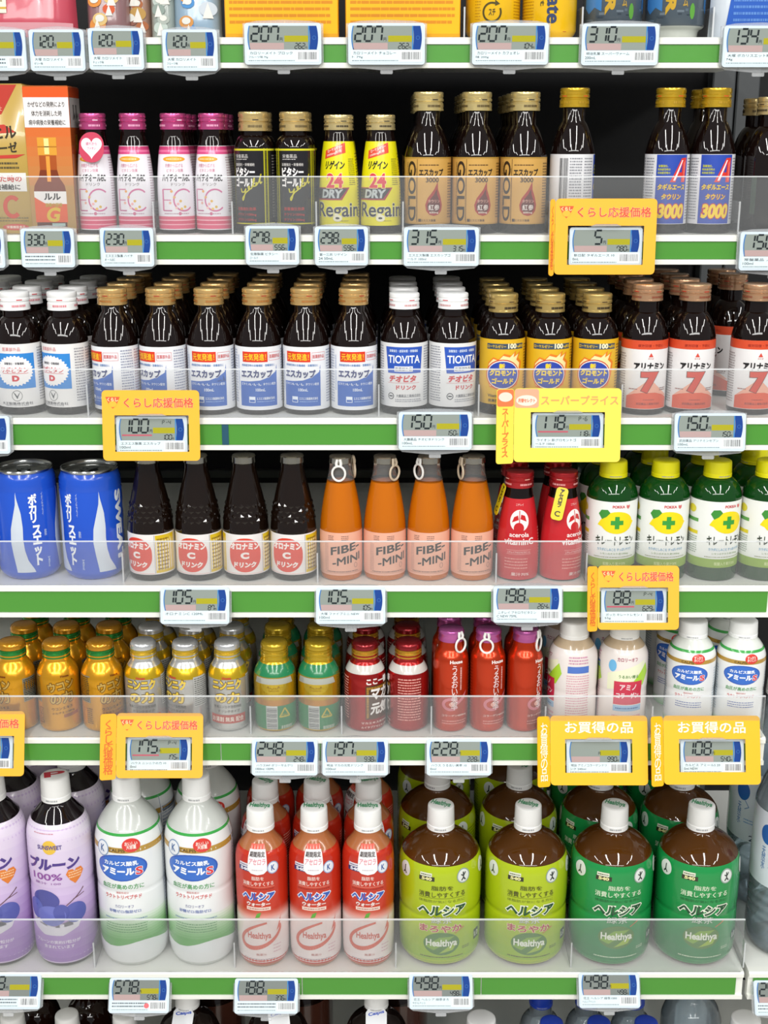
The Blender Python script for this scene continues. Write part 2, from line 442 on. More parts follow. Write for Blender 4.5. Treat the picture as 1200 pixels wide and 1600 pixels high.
def crown(R, z0, z1, col='#b9b5a8'):
    pr = [(R - .6, z0), (R + .3, z0 + .4), (R, z0 + 2.2), (R - .2, z1 - 1.6), (R - 1, z1 - .5), (R - 2.4, z1), (0, z1)]
    return [('cap', lathe('cap', pr, [M(col, 'chrome')], seg=48, ribs=(z0, z0 + 1.5, .5), ang=30))]
def ring_pull(R, z, side, white=True, drop=14, tilt=0):
    """plastic tear ring hanging from the cap edge at angle side (deg, 0 = towards the viewer)"""
    c = M('#e8e6e2' if white else '#c9b8a0', 'plastic'); pts = []
    for k in range(20):
        a = 2 * pi * k / 20; pts.append((7.2 * sin(a), 0, -drop + 8.5 * cos(a) * (1 if cos(a) < 0 else .92)))
    a = radians(side)
    me = tube('pull_ring', pts, 1.25, [c], seg=7, closed=True)
    st = tube('pull_strap', [(-2.2, 0, -drop + 8), (-2.6, 0, -3), (-1.5, 1.0, 1.2)], 1.6, [c], seg=6)
    st2 = tube('pull_strap', [(2.2, 0, -drop + 8), (2.6, 0, -3), (1.5, 1.0, 1.2)], 1.6, [c], seg=6)
    loc = ((R + 1.6) * sin(a) * .001, -(R + 1.6) * cos(a) * .001, z * .001)
    return [('pull_ring', me, loc, (radians(tilt), 0, a)), ('pull_ring/pull_strap', st), ('pull_ring/pull_strap', st2)]

# ------------------------------------------------------------------ product designs
PROD = {}
def product(key, name, cat, desc, group, R, parts, **kw):
    PROD[key] = dict(name=name, cat=cat, desc=desc, group=group, R=R, parts=parts, **kw)
def build(key, loc, rz, label, skip=(), extra=()):
    P = PROD[key]; root = empty(P['name'], loc, rz); k = P.get('scale', 1); root.scale = (k, k, k); tag(root, label, P['cat'], P['group'])
    made = {}
    for it in list(P['parts']) + list(extra):
        nm, me = it[0], it[1]
        if nm in skip: continue
        lc = it[2] if len(it) > 2 else (0, 0, 0); rt = it[3] if len(it) > 3 else (0, 0, 0)
        if '/' in nm:
            pa, ch = nm.split('/'); part(ch, me, made[pa], (0, 0, 0), (0, 0, 0))
        else: made[nm] = part(nm, me, root, lc, rt)
    return root
BACKW = ['front row', 'second row back', 'third row back', 'fourth row back']
PLACED = []
def place(key, s, spots, rows=1, gap=.012, seed=3, backskip=()):
    """spots: (photo x of the base, yaw degrees[, extra parts]); rows behind go straight back"""
    R = PROD[key]['R'] / 1000 * PROD[key].get('scale', 1); Y0 = D[s] + (gap if s != 5 else .006) + R
    PLACED.append((key, s, [[x_at(sp[0], Y0, ZS[s])] + list(sp[1:]) for sp in spots], Y0, rows, seed, backskip))
def stock_shelves():
    slim = {}
    rad = lambda k: (PROD[k]['R'] + .45) / 1000 * PROD[k].get('scale', 1) * slim.get(k, 1)
    for key, s, spots, *_ in PLACED:                    # girth that lets a kind stand side by side
        xs = sorted(sp[0] for sp in spots)
        if len(xs) > 1: slim[key] = min(1, (min(b - a for a, b in zip(xs[:-1], xs[1:])) + .0012) / (2 * rad(key)))
    for s in range(6):                                  # then nudge neighbours until nothing touches
        line = sorted([[sp, key] for key, s2, spots, *_ in PLACED if s2 == s for sp in spots], key=lambda q: q[0][0])
        for _ in range(400):
            for a, b in zip(line[:-1], line[1:]):
                div = any(a[0][0] < x_at(px, D[s] + .04, ZS[s]) < b[0][0] for px in DIVS[s])
                need = rad(a[1]) + rad(b[1]) + (.0030 if div else .0006); d_ = need - (b[0][0] - a[0][0])
                if d_ > 0: a[0][0] -= d_ / 2; b[0][0] += d_ / 2
    for s in range(6):                                  # acrylic dividers stand in the gaps
        line = sorted((sp[0], key) for key, s2, spots, *_ in PLACED if s2 == s for sp in spots)
        for px in DIVS[s]:
            xd = x_at(px, D[s] + .012, ZS[s]); g = lambda k: PROD[k]['R'] / 1000 * PROD[k].get('scale', 1) * slim.get(k, 1)
            lf = max([x + g(k) for x, k in line if x < x_at(px, D[s] + .04, ZS[s])], default=xd - 1); rt = min([x - g(k) for x, k in line if x > x_at(px, D[s] + .04, ZS[s])], default=xd + 1)
            xd = min(max(xd, lf + .0022), rt - .0022) if rt - lf > .0046 else (lf + rt) / 2
            hd = .030 if s == 0 else .034
            dv = part('divider', slab('divider', xd - .0005, xd + .0005, .011, .30, .0001, hd, [ACRYL]), SHELF[s], label='clear acrylic divider')
            part('divider_edge', slab('divider_edge', xd - .0008, xd + .0008, .0095, .011, .0001, hd, [ACRYL_EDGE]), dv)
    for key, s, spots, Y0, rows, seed, backskip in PLACED:
        P = PROD[key]; f = slim.get(key, 1); k0 = P.get('scale', 1); R = P['R'] / 1000 * k0 * f; rnd = random.Random(seed); n = len(spots)
        for i, sp in enumerate(spots):
            for k in range(rows):
                if (i, k) in backskip: continue
                Y = Y0 + k * (2 * R + .0025); yaw = sp[1] if k == 0 else rnd.uniform(-70, 70)
                o = ORD[i] + ' from left' if n > 2 else (('left', 'right')[i] + ' of two' if n == 2 else 'on its own')
                r = build(key, (sp[0], Y, ZS[s] + .0002), radians(yaw), f"{P['desc']}, {o}, {BACKW[k]}", extra=(sp[2] if len(sp) > 2 and sp[2] and k == 0 else ()))
                r.scale = (k0 * f, k0 * f, k0 * P.get('tall', 1))
BROWN = '#120806'
def shouldered(R, sh, neck_r, neck_z, top, dome=.5):
    """straight body to sh, rounded shoulder to the neck, neck up to top"""
    body = [(0, 1.4), (R - 6, 1.2), (R - 3, 0), (R - 1, .8), (R, 3.5), (R, sh)]
    arc = []
    for k in range(1, 9):
        t = k / 8; a = t * pi / 2
        arc.append((neck_r + (R - neck_r) * (cos(a) ** .9 * dome + (1 - t) * (1 - dome)), sh + (neck_z - sh) * (sin(a) ** 1.0 * dome + t * (1 - dome))))
    return body + arc + [(neck_r, top), (0, top)]

# --- white vitamin bottle, pink cap
R = 21.3
pr = chaikin([(0, 1), (R - 5, .6), (R - 1, 0), (R, 2), (R, 30), (R, 52), (R - 1.6, 70), (R - 4, 88), (R - 7, 99), (14, 104), (13.6, 108), (13.6, 112), (0, 112)], 2)
a = Art()
for z0, z1, c in ((82, 84.2, '#d0457f'), (84.2, 86.4, '#e0709c'), (86.4, 90, '#c23a6e'), (5, 9, '#d55878'), (9, 10.2, '#e6a0b0'), (10.2, 13.5, '#d0506f'), (13.5, 14.6, '#ecb6c2'), (14.6, 18, '#d65f7a')):
    a.r(-66, z0, 66, z1, c)
a.e(-1, 77, 15, 2.9, '#e8a030', 2); a.dash(-11, 75.8, 10, 78.2, 1, '#f6d490', 3, .6)
a.t('内側から広げる', -1, 70.5, 22, 4, '#c9708e', 3, 0); a.t('ビタミン効果', 0, 65.5, 20, 3.6, '#c9708e', 3, 0)
a.t('ハイチオールEC', 1, 58, 35, 8, '#2a2226', 3, .035); a.t('ドリンク', 3, 51.3, 16, 3.2, '#5a4650', 3, 0)
a.stroke([(-16, 46), (-16, 24)], 2.2, '#d27aa0', 2); a.stroke([(-16, 46), (-5, 46)], 1.2, '#d27aa0', 2); a.stroke([(-16, 35), (-6, 35)], 1, '#d27aa0', 2); a.stroke([(-16, 24), (-5, 24)], 1.2, '#b9608c', 2)
a.ring(9, 35, 12.5, 12, 1.7, '#cf6f9c', 2, 45, 318)
for x, y, c in ((-5, 44, '#e8a860'), (-2, 38, '#e2b070'), (2, 31, '#edb0b0'), (5, 34, '#e0b050'), (6, 26, '#e8c060'), (10, 28, '#d8b040'), (-7, 32, '#eab0a0'), (0, 27, '#f0c8c0')):
    a.e(x, y, 1.6, 1.4, c, 3, 10)
a.dash(-15, 20, 16, 21.8, 1, '#b88aa0', 2); a.e(4, 21, 1.8, 1.8, '#c87090', 3, 12)
a.dash(26, 22, 44, 80, 22, '#b6a0aa', 2)
product('hc', 'drink_bottle', 'bottle', 'white vitamin bottle with pink cap', 'white vitamin bottles with pink caps', R,
        [('body', lathe('body', pr, [M(BROWN, 'glass')])), ('label', wrap('label', a, pr, 4, 90.5, '#e9e6ec', 'gloss', curved=True))] + ropp(15.2, 107, 123.5, '#cf5490', 'foil', '#e8a0c0', '#f3d8e4'))
# heart neck tag on the first one
ht = []
for k in range(40):
    t = 2 * pi * k / 40; x = 16 * sin(t) ** 3; y = 13 * cos(t) - 5 * cos(2 * t) - 2 * cos(3 * t) - cos(4 * t); ht.append((x, y))
hp = Art(); hp.fan([(x * .76, y * .76 + 1.0) for x, y in ht], '#f3e6ec', 1); hp.t('疲れから', 0, 4.2, 13, 3.4, '#c04a78', 2, .02); hp.t('ファタン', 0, -.6, 10, 3, '#b84a78', 2, .02)
HEART = [('neck_tag', plate('neck_tag', rrect(-14.5, -15, 14.5, 16, 13.5, 8), [], .5, [M('#c02a4e', 'gloss')]), (.004, -.0212, .0885), (radians(-9), 0, 0)),
         ('neck_tag/heart_print', flat('heart_print', hp, 'gloss', 0))]

# --- black label bottle with yellow script
pr = shouldered(R, 88, 14, 101, 112, .75)
a = Art()
for u in (-26, 18):
    a.r(u, 9, u + 1.5, 88, '#b9b416', 1); a.r(u + 4.2, 9, u + 5.6, 88, '#b9b416', 1); a.vdash(u + 2.2, 12, u + 3.6, 86, 1, '#7d7a18', 2, .7)
a.r(-66, 85.6, 66, 87.6, '#cfc92a', 2); a.r(-66, 10, 66, 11.4, '#b9b416', 2)
a.t('栄養薬品', -7, 80, 16, 4, '#cfcbc8', 3, 0); a.dash(-15, 76, 0, 77.6, 1, '#b8b4b4', 3)
a.t('滋養強壮・栄養補給', -4, 71.5, 24, 3.2, '#cfcbc8', 3, .01)
a.t('ビタシー', -4, 64, 24, 9.5, '#f2efee', 4, .05); a.t('ゴールド', -4, 53.5, 24, 9.5, '#f2efee', 4, .05)
a.stroke([(-8, 47), (-7, 43), (-4, 43.5), (-2, 47), (-3, 43), (-5, 36), (-6, 34.5), (-6.5, 37), (-2, 43), (2, 46), (2, 49.5), (0.5, 49), (1, 46), (4, 47), (7, 54), (7.5, 58), (6, 56), (6, 49), (9, 50), (10, 53), (8.5, 53), (9, 50), (12, 54), (14.5, 62), (13, 56), (13.5, 52), (15.5, 54)], 1.3, '#c9c02a', 5)
for z in (26, 20, 14.5): a.t('滋養強壮効果' if z == 26 else 'タウリン1500mg', -3, z, 23, 3.6, '#b02824', 3, .02)
a.dash(30, 16, 58, 82, 22, '#8a8680', 2)
product('vit', 'drink_bottle', 'bottle', 'gold-capped bottle with black label and yellow script', 'black label bottles with yellow script', R,
        [('body', lathe('body', pr, [M(BROWN, 'glass')])), ('label', wrap('label', a, pr, 9.5, 88, '#1b191d', 'gloss'))] + ropp(16.2, 105.5, 125, '#d8bd80', 'foil', '#6a5a3a', '#2a2420'))

# --- yellow sleeved tapering bottle
R = 21.7
pr = chaikin([(0, 1), (R - 5, .6), (R - 1, 0), (R, 2), (R, 25), (R - .6, 50), (R - 2.6, 72), (R - 5.2, 92), (R - 7, 101), (14, 105), (13.8, 112), (0, 112)], 2)
a = Art()
a.p([(-16, 77), (12, 83.5), (12, 94), (-16, 85.5)], '#d6412a', 2)
a.t('ローヤルゼリー', -2, 87.6, 21, 3.4, '#f0d8cc', 3, .02, rot=16); a.t('1000mg配合', -3, 83, 20, 3.2, '#f0d8cc', 3, .02, rot=16)
a.t('リゲイン', -2, 71, 24, 9, '#17140e', 3, .04, shear=.15); a.t('24', -2, 55, 19, 15, '#d03a4a', 3, .035, ol=('#f3dc9c', .03))
a.p([(-30, 35), (6, 35), (15, 48), (-30, 48)], '#a03040', 2); a.p([(-30, 36.5), (4, 36.5), (12.5, 47), (-30, 47)], '#3a3a40', 3)
a.t('DRY', -5, 41.6, 24, 9, '#b9c0c2', 4, .05, shear=.15)
a.t('Regain', 2, 24, 50, 17.5, '#272a38', 4, .015, ol=('#e6e2c8', .02))
a.dash(15, 50, 24, 78, 14, '#6b661a', 2, .45, .6, 1.8); a.dash(2, 12.5, 13, 14.5, 1, '#a89c28', 2); a.dash(28, 16, 58, 84, 22, '#8a8420', 2)
product('reg', 'drink_bottle', 'bottle', 'gold-capped bottle in tapering yellow sleeve', 'yellow sleeved bottles', R,
        [('body', lathe('body', pr, [M(BROWN, 'glass')])), ('label', wrap('label', a, pr, 8.5, 95, '#dfd60e', 'gloss', curved=True))] + ropp(15.4, 106.5, 122, '#d8c48c', 'foil', '#3a3020', '#1c1814'))

# --- tan label 'gold' bottle
R = 25.2
pr = shouldered(R, 80, 12.4, 112, 132, .35)
a = Art()
a.t('GOLD', -17.5, 44, 62, 10.5, '#2c1c10', 3, .02, rot=-90)
a.stroke([(-10.6, 12), (-10.6, 77)], .5, '#5a3c18', 2); a.vdash(-11.9, 14, -11, 68, 1, '#7a5828', 2)
a.vdash(-24.4, 20, -23.4, 74, 1, '#5a3c18', 2, .8)
a.dash(-8, 70, 14, 72, 1, '#5a3c18', 2); a.t('エスカップ', 5, 63.5, 27, 7.5, '#201610', 3, .04); a.t('3000', 6, 55.8, 14, 5, '#3a2414', 3, .02)
drop = [(12, 54), (8, 46), (1, 37), (-1.5, 30), (-.5, 24), (3, 20), (8, 18.6), (13, 20), (16.5, 24), (17.5, 30), (15.5, 38), (12.5, 46)]
a.fan(drop, '#9e2a1c', 2); a.fan([(7.5 + (x - 7.5) * .78, 28 + (y - 28) * .72) for x, y in drop], '#5a1a14', 3)
a.t('タウリン', 8, 34, 13, 3.4, '#d9a090', 4, .02); a.t('紅参', 8, 27.4, 12, 6, '#efe6e0', 4, .01); a.t('600mg', 8, 22, 10, 2.6, '#e0cfc0', 4, .02)
a.t('エスエス製薬', 2, 14, 16, 2.6, '#4a3016', 3, .01); a.r(-9, 12.6, -6, 15.6, '#4a3016', 3)
a.dash(26, 16, 52, 74, 20, '#7a5c28', 2); a.r(-79, 77.4, 79, 79, '#b08838', 1); a.r(-79, 10, 79, 11.2, '#b08838', 1)
product('gold', 'drink_bottle', 'bottle', 'tall dark bottle with tan label and sideways lettering', 'tan label bottles', R,
        [('body', lathe('body', pr, [M(BROWN, 'glass')])), ('label', wrap('label', a, pr, 10, 79, '#c79a4e', 'paper'))] + ropp(16.2, 126, 145, '#d9c486', 'foil', '#5a4a2a', '#1c1814'))

# --- blue label with red A
pr = shouldered(R, 84, 12.6, 116, 134, .35)
a = Art()
a.r(-17, 10.5, 21, 81.5, '#2747a8', 1)
for u in (-34, 22): a.dash(u + 1, 14, u + 14, 79, 22, '#8d8f95', 2, .45)
a.bars(-62, 20, -52, 78); a.dash(-50, 14, -36, 79, 22, '#8d8f95', 2)
Apts = [[(1, 54), (6, 54), (9.4, 62), (13.6, 62), (13.4, 54), (18, 54), (18.6, 79), (13.5, 78)]]
a.p([(-1, 53.5), (5.2, 53.5), (13.5, 73), (19, 78.5), (12, 78)], '#d8342a', 3); a.p([(12.6, 53.5), (18, 53.5), (19, 78.5), (13.5, 73)], '#d8342a', 3); a.p([(6, 59), (14, 59), (14, 63.5), (8, 63.5)], '#d8342a', 3)
a.p([(2.5, 55), (5, 55), (14, 76), (12.5, 76)], '#efe2e4', 4); a.p([(15, 55), (17, 55), (18, 76), (15, 73)], '#e86a5a', 4)
for z in (70, 66.5, 63): a.t('滋養強壮、' if z == 70 else '肉体疲労時の', -9 if z == 70 else -8, z, 11 if z == 70 else 14, 2.6, '#c8c828', 3, .02)
a.t('タギルエース', 2, 48.5, 33, 6.5, '#e6c624', 3, .04, shear=.15, ol=('#7a1c28', .03))
a.t('タウリン', 2, 38.5, 23, 6, '#e6c624', 3, .04, shear=.15, ol=('#b02030', .05))
a.t('3000', 3, 23.5, 31, 15, '#f0cc20', 3, .05, shear=.12, ol=('#c03040', .05))
product('tag', 'drink_bottle', 'bottle', 'yellow-capped tall bottle with blue label and red letter', 'blue label bottles with a red letter', R,
        [('body', lathe('body', pr, [M(BROWN, 'glass')])), ('label', wrap('label', a, pr, 10, 82, '#dcdcdf', 'paper'))] + ropp(16.8, 129.5, 149, '#d0a828', 'foil', '#b08a1c', '#c85018'))
# --- dark bottle with cream back label
pr = shouldered(R + .8, 80, 13, 110, 128, .5)
a = Art(); a.dash(8, 16, 36, 78, 22, '#6b5a28', 2); a.dash(38, 16, 62, 78, 22, '#6b5a28', 2)
a.r(6.2, 10, 7, 81, '#a58c3c', 1); a.r(-24, 20, -18, 60, '#2a3a2c', 1)
def half_label():
    fn = Art(); fn.r(6, 10, 70, 81, '#b9a868', 0); fn.f += a.f; return fn
product('cream', 'drink_bottle', 'bottle', 'dark bottle with cream text panel at right end', 'dark bottles with cream panels', R + .8,
        [('body', lathe('body', pr, [M(BROWN, 'glass')])), ('label', wrap('label', half_label(), pr, kind='paper'))] + ropp(16.6, 122, 140, '#d4bc84', 'foil', '#3a3020', '#3a2a1c'))

# --- white label with blue cog panel
R = 25.6
def lip_prof(sh, neck, nz, top): return shouldered(R, sh, neck, nz, top, .6)
pr = lip_prof(78, 14, 103, 118)
a = Art()
def cog(cx, cy, rx, ry, c, L):
    pts = []
    for k in range(120):
        t = 2 * pi * k / 120; q = 1.07 if (k // 2) % 2 == 0 else .99; pts.append((cx + rx * q * cos(t), cy + ry * q * sin(t)))
    a.fan(pts, c, L)
a.r(-24, 28.5, 22, 66, '#2f84cf', 1); cog(-1, 47.5, 19.6, 15.4, '#eeecec', 2)
a.t('医薬部外品', -3, 70.6, 20, 4, '#d06a70', 3, 0); a.t('滋養強壮・栄養補給', -1, 55.5, 22, 2.8, '#3a3a44', 3, .02)
a.t('リポビタン', -1, 48.6, 31, 6, '#cc2230', 3, .018, shear=.1); a.r(-15, 44.6, 14, 45.1, '#cc2230', 3); a.t('D', 0, 39.6, 8, 6.4, '#cc2230', 3, .07)
a.ring(0, 21, 5.8, 5.8, .5, '#55585c', 3); a.p([(-4, 25), (0, 17.5), (1, 19), (-1.5, 23)], '#4a4d50', 3); a.p([(4, 25.5), (0, 17.5), (-1, 19), (1.8, 23)], '#6a6d70', 3)
a.t('大正製薬株式会社', -1, 12.6, 36, 3.2, '#5a5a60', 3, .01); a.dash(-14, 9.8, 12, 10.8, 1, '#8a8a90', 3)
a.dash(27, 14, 40, 72, 20, '#9a9aa0', 2); a.dash(42, 14, 60, 72, 20, '#9a9aa0', 2)
product('lip', 'drink_bottle', 'bottle', 'white-capped bottle with blue cogwheel label', 'bottles with blue cogwheel labels', R,
        [('body', lathe('body', pr, [M(BROWN, 'glass')])), ('label', wrap('label', a, pr, 8.5, 76, '#e4e3e2', 'paper'))] + ropp(16.4, 110, 129, '#e8e8e8', 'plastic', '#d88890', '#c83038'))

# --- white and blue label, yellow lettered red box
pr = shouldered(R, 76, 12.2, 108, 124, .3)
a = Art()
a.r(-22, 9.5, 22, 36, '#2f62b8', 1); a.p([(-22, 36), (22, 36), (22, 47), (12, 41), (2, 37.6), (-10, 36.4)], '#2f62b8', 1)
a.p([(10, 36), (22, 36), (22, 54), (20.4, 46), (16, 40)], '#2f62b8', 1)
a.r(-18, 57, 10.5, 68, '#d8381e', 2); a.t('元気発進！', -3.8, 62.4, 25, 7.4, '#f6d22a', 3, .015)
a.t('医薬部外品', 20, 62.8, 14, 4, '#d0484c', 3, .01); a.stroke([(12, 58.6), (28.4, 58.6), (28.4, 67), (12, 67), (12, 58.6)], .4, '#d88a8c', 3)
a.t('肉体疲労時の栄養補給・滋養強壮に', 0, 53.6, 38, 2.6, '#4a7ab8', 3, .01)
a.t('エスカップ', -2, 44.4, 36, 9, '#24306e', 4, .055, ol=('#eceef2', .04))
a.t('ビタミンB₁・B₂・B₆、タウリン配合', 0, 33.4, 40, 3.2, '#e4ecf8', 3, .02); a.t('100mL', 2, 27.4, 10.6, 3.2, '#e4ecf8', 3, .02)
a.r(-11, 13.6, -4, 20, '#e4ecf8', 2); a.r(-10.4, 14.2, -4.6, 16.6, '#2f62b8', 3); a.t('エスエス製薬株式会社', 8, 18, 21, 3, '#e4ecf8', 3, .02); a.dash(-2, 14, 19, 15.4, 1, '#9ab8e4', 3)
a.dash(31, 12, 46, 70, 20, '#9aa0b4', 2); a.dash(48, 12, 62, 70, 20, '#b4a0a8', 2); a.dash(-40, 12, -27, 70, 20, '#a8b0c4', 2); a.vdash(-25.6, 26, -23.6, 64, 2, '#8aa0c8', 2)
product('esc', 'drink_bottle', 'bottle', 'gold-capped bottle with white and blue label', 'bottles with white and blue labels', R,
        [('body', lathe('body', pr, [M(BROWN, 'glass')])), ('label', wrap('label', a, pr, 5.5, 73, '#e6e8ec', 'paper'))] + ropp(16.2, 115.5, 132.5, '#dcb473', 'foil', '#a86a30', '#a02818'))

# --- white label with blue banner
pr = shouldered(R, 79, 13, 104, 118, .45)
a = Art()
a.p([(-19, 45), (-22, 73), (21, 73), (19, 45)], '#2a54b4', 1); a.t('滋養強壮・虚弱体質・栄養補給', -1, 69, 32, 3, '#cfdcf2', 3, .02)
a.t('TIOVITA', -.5, 60, 36, 8.5, '#eef2f8', 3, .02); a.r(-11, 47, 9, 52.6, '#e6e8ec', 2); a.t('医薬部外品', -1, 49.8, 18, 3.8, '#44506a', 3, .01)
a.t('チオビタ', -2, 39.4, 30, 7.6, '#cc2c34', 3, .05, shear=.18); a.r(-19, 34.6, 17, 35, '#d88a90', 3); a.t('ドリンク', 2, 30, 22, 5, '#cc2c34', 3, .04)
a.ring(-15, 20.5, 3.6, 3.6, .8, '#3a3c44', 3); a.r(-17, 19.8, -13, 21.2, '#3a3c44', 3); a.t('大鵬薬品工業株式会社', 5, 21, 28, 3.4, '#6a6c74', 3, .01); a.dash(-10, 14, 20, 18, 2, '#9a9ca4', 3)
a.dash(24, 14, 40, 74, 22, '#9a9ca4', 2); a.dash(-42, 14, -26, 74, 22, '#9a9ca4', 2)
product('tio', 'drink_bottle', 'bottle', 'white-capped bottle with blue banner label', 'bottles with blue banner labels', R,
        [('body', lathe('body', pr, [M(BROWN, 'glass')])), ('label', wrap('label', a, pr, 9, 77, '#e2e2e2', 'paper'))] + ropp(16.2, 111.5, 127.5, '#ededed', 'plastic', '#d09a9c', '#c83038'))

# --- yellow label, blue oval
R = 25.2
pr = shouldered(R, 82, 14, 103, 118, .6)
a = Art()
a.p([(-20, 76.5), (24, 76.5), (24, 70.6), (-20, 70.6)], '#3c4a5c', 2); a.t('ローヤルゼリー', -8.6, 73.6, 21, 3.4, '#e8c020', 3, .02); a.t('100', 9, 74, 10, 5.4, '#f0e6c0', 3, .05); a.t('mg配合', 19, 73.4, 9, 3.4, '#e8c020', 3, .02)
fl = [(-20, 42), (-18, 56), (-12, 62), (-6, 60), (0, 66), (8, 64), (14, 69), (13, 64), (20, 68), (17, 61), (22, 57), (20, 44), (16, 32), (0, 26), (-16, 30)]
a.fan(fl, '#e07a1c', 2); a.fan([(x * .9 - 1, 44 + (y - 44) * .9) for x, y in fl], '#f0e0a0', 3)
a.e(-1, 43.5, 19.4, 16.4, '#c8402a', 4); a.e(-1, 43.5, 18.2, 15.2, '#efe6d8', 5); a.e(-1, 43.5, 17.2, 14.2, '#2a44a8', 6)
a.t('新', -2, 53, 6.4, 5.4, '#f0d030', 7, .05); a.t('グロモント', -1, 45.6, 30, 7, '#f0d030', 7, .06, shear=.08); a.t('ゴールド', -1, 37, 24, 6.4, '#f0d030', 7, .06, shear=.08)
a.t('VitaminB₁', -9, 20.6, 18, 3.8, '#44381a', 3, .02); a.t('医薬部外品', -7, 15.6, 20, 3.2, '#44381a', 3, .02); a.dash(6, 15, 20, 21, 3, '#9a7a20', 2)
a.dash(27, 16, 52, 76, 20, '#8a6a1c', 2)
product('gro', 'drink_bottle', 'bottle', 'gold-capped bottle with yellow label and blue oval', 'yellow label bottles with blue ovals', R,
        [('body', lathe('body', pr, [M(BROWN, 'glass')])), ('label', wrap('label', a, pr, 11.5, 81, '#dcae1e', 'paper'))] + ropp(16.2, 108, 127, '#cdb06a', 'foil', '#2c2014', '#4a3418'))

# --- white label, red 7
R = 24.6
pr = shouldered(R, 82, 13, 108, 126, .5)
a = Art()
a.r(-77, 70.5, 77, 80, '#d04a28', 1); a.t('疲労回復・予防に', 0, 74.6, 28, 3, '#a02a18', 2, .02)
a.p([(-25, 20), (25, 20), (13, 28), (3, 37), (-3, 37), (-13, 29)], '#e8a890', 1); a.p([(-25, 7), (25, 7), (25, 18), (16, 22), (7, 24.4), (-7, 24.4), (-16, 23), (-25, 20)], '#d8522c', 2)
a.p([(-2.4, 62.6), (2.4, 62.6), (0, 67)], '#d04a3a', 3)
a.t('タケダ', 0, 60.8, 6, 1.8, '#c05a4a', 3, .01)
a.t('アリナミン', 0, 52.5, 35, 8, '#1c1a1c', 3, .055); a.t('7', 0, 35.5, 19, 22.5, '#cc3a22', 4, .06, ol=('#5a2018', .02))
a.dash(12, 26, 22, 30, 2, '#7a5a54', 3); a.dash(-22, 27, -12, 29, 1, '#9a6a64', 3); a.dash(-6, 16, 6, 17.4, 1, '#8a2a1c', 3); a.t('武田薬品工業株式会社', 0, 12.4, 26, 2.6, '#8a2a1c', 3, .02)
a.dash(27, 12, 48, 66, 20, '#a8a0a0', 2); a.dash(-50, 12, -28, 66, 20, '#a8a0a0', 2)
product('ari', 'drink_bottle', 'bottle', 'copper-capped bottle with orange-red numeral label', 'bottles with orange-red numeral labels', R,
        [('body', lathe('body', pr, [M(BROWN, 'glass')])), ('label', wrap('label', a, pr, 6.5, 80, '#e2e0e0', 'paper'))] + ropp(16.4, 120, 137, '#c89c78', 'foil', '#8a4a34', '#b02818'))

# --- blue drinks can
R = 34.0
can = [(0, 4), (R - 10, 4), (R - 8.6, 1.0), (R - 7.4, 0), (R - 6.2, .6), (R - 2.4, 4.5), (R - .4, 8), (R, 11), (R, 100), (R - .7, 102), (R, 104), (R - .8, 106.2), (R - .1, 108.4), (R - 1, 110.6), (R - .6, 112.8), (R - 2.6, 117.5), (R - 4.0, 120)]
rim = [(R - 4.2, 119.6), (R - 3.0, 121), (R - 2.6, 122.6), (R - 3.2, 123.8), (R - 4.4, 124), (R - 5.2, 122.8), (R - 5.6, 119), (R - 7, 118.2), (R - 12, 119), (0, 119.2)]
a = Art()
def wave(u):
    L = [(0, 12), (-3, 30), (-5, 45), (-4, 60), (0, 76), (3, 88), (4, 102)]; Rr = [(20, 12), (13, 24), (10, 36), (9, 48), (9.5, 62), (8.5, 78), (5, 94), (4, 102)]
    pts = [(u + x - 3, z) for x, z in L] + [(u + x - 3, z) for x, z in Rr[::-1]]
    n = 26
    def at(side, z):
        for (x0, z0), (x1, z1) in zip(side[:-1], side[1:]):
            if z0 <= z <= z1: return x0 + (x1 - x0) * (z - z0) / (z1 - z0)
        return side[-1][0]
    for k in range(n):
        za, zb = 10.5 + 91.5 * k / n, 10.5 + 91.5 * (k + 1) / n; za_, zb_ = max(za, 12), max(zb, 12)
        a.p([(u + at(L, za_), za), (u + at(Rr, za_), za), (u + at(Rr, zb_), zb), (u + at(L, zb_), zb)], '#c9d2dd', 2)
for u in (-7, 46): wave(u)
for u in (16,):
    a.t('ポカリ', u - 1.5, 83, 9.5, 33, '#e8ecf2', 3, .05, vert=True); a.t('スエット', u + 1, 41, 10, 46, '#e8ecf2', 3, .05, vert=True)
    a.t('イオンサプライ', u + 9.4, 87, 2.2, 26, '#b8c8e4', 3, .01, vert=True); a.t('飲料', u + 11, 54, 3, 8, '#b8c8e4', 3, .01, vert=True); a.t('340ml', u + 13, 20, 12, 2.6, '#b8c8e4', 3, .01, rot=-90)
a.t('POCARI', 92, 58, 84, 10, '#d8e0ec', 3, .05, rot=-90); a.t('SWEAT', 75, 58, 84, 11, '#dfe6ee', 3, .06, rot=-90)
a.vdash(-46, 20, -30, 84, 6, '#5c7cc4', 2, .35); a.p([(-44, 92), (-33, 92), (-38.5, 101)], '#b8c8e4', 2); a.p([(-42, 93.2), (-35, 93.2), (-38.5, 99)], '#1f4ab8', 3)
tabm = plate('pull_tab', rrect(-7, -11, 7, 11, 6.5), [rrect(-4, -8, 4, -2, 2.8)], 1, [M('#9a9ea2', 'chrome')])
product('can', 'beverage_can', 'can', 'blue beverage can with white wave', 'blue cans with white waves', R,
        [('body', lathe('body', can, [M('#1d4fc0', 'gloss')], seg=56, ang=60)), ('lid', lathe('lid', rim, [M('#b0b2b0', 'chrome')], seg=48)), ('label', wrap('label', a, can, kind='gloss', off=.1)),
         ('pull_tab', tabm, (0, 0, .1212), (-pi / 2, 0, .4))])

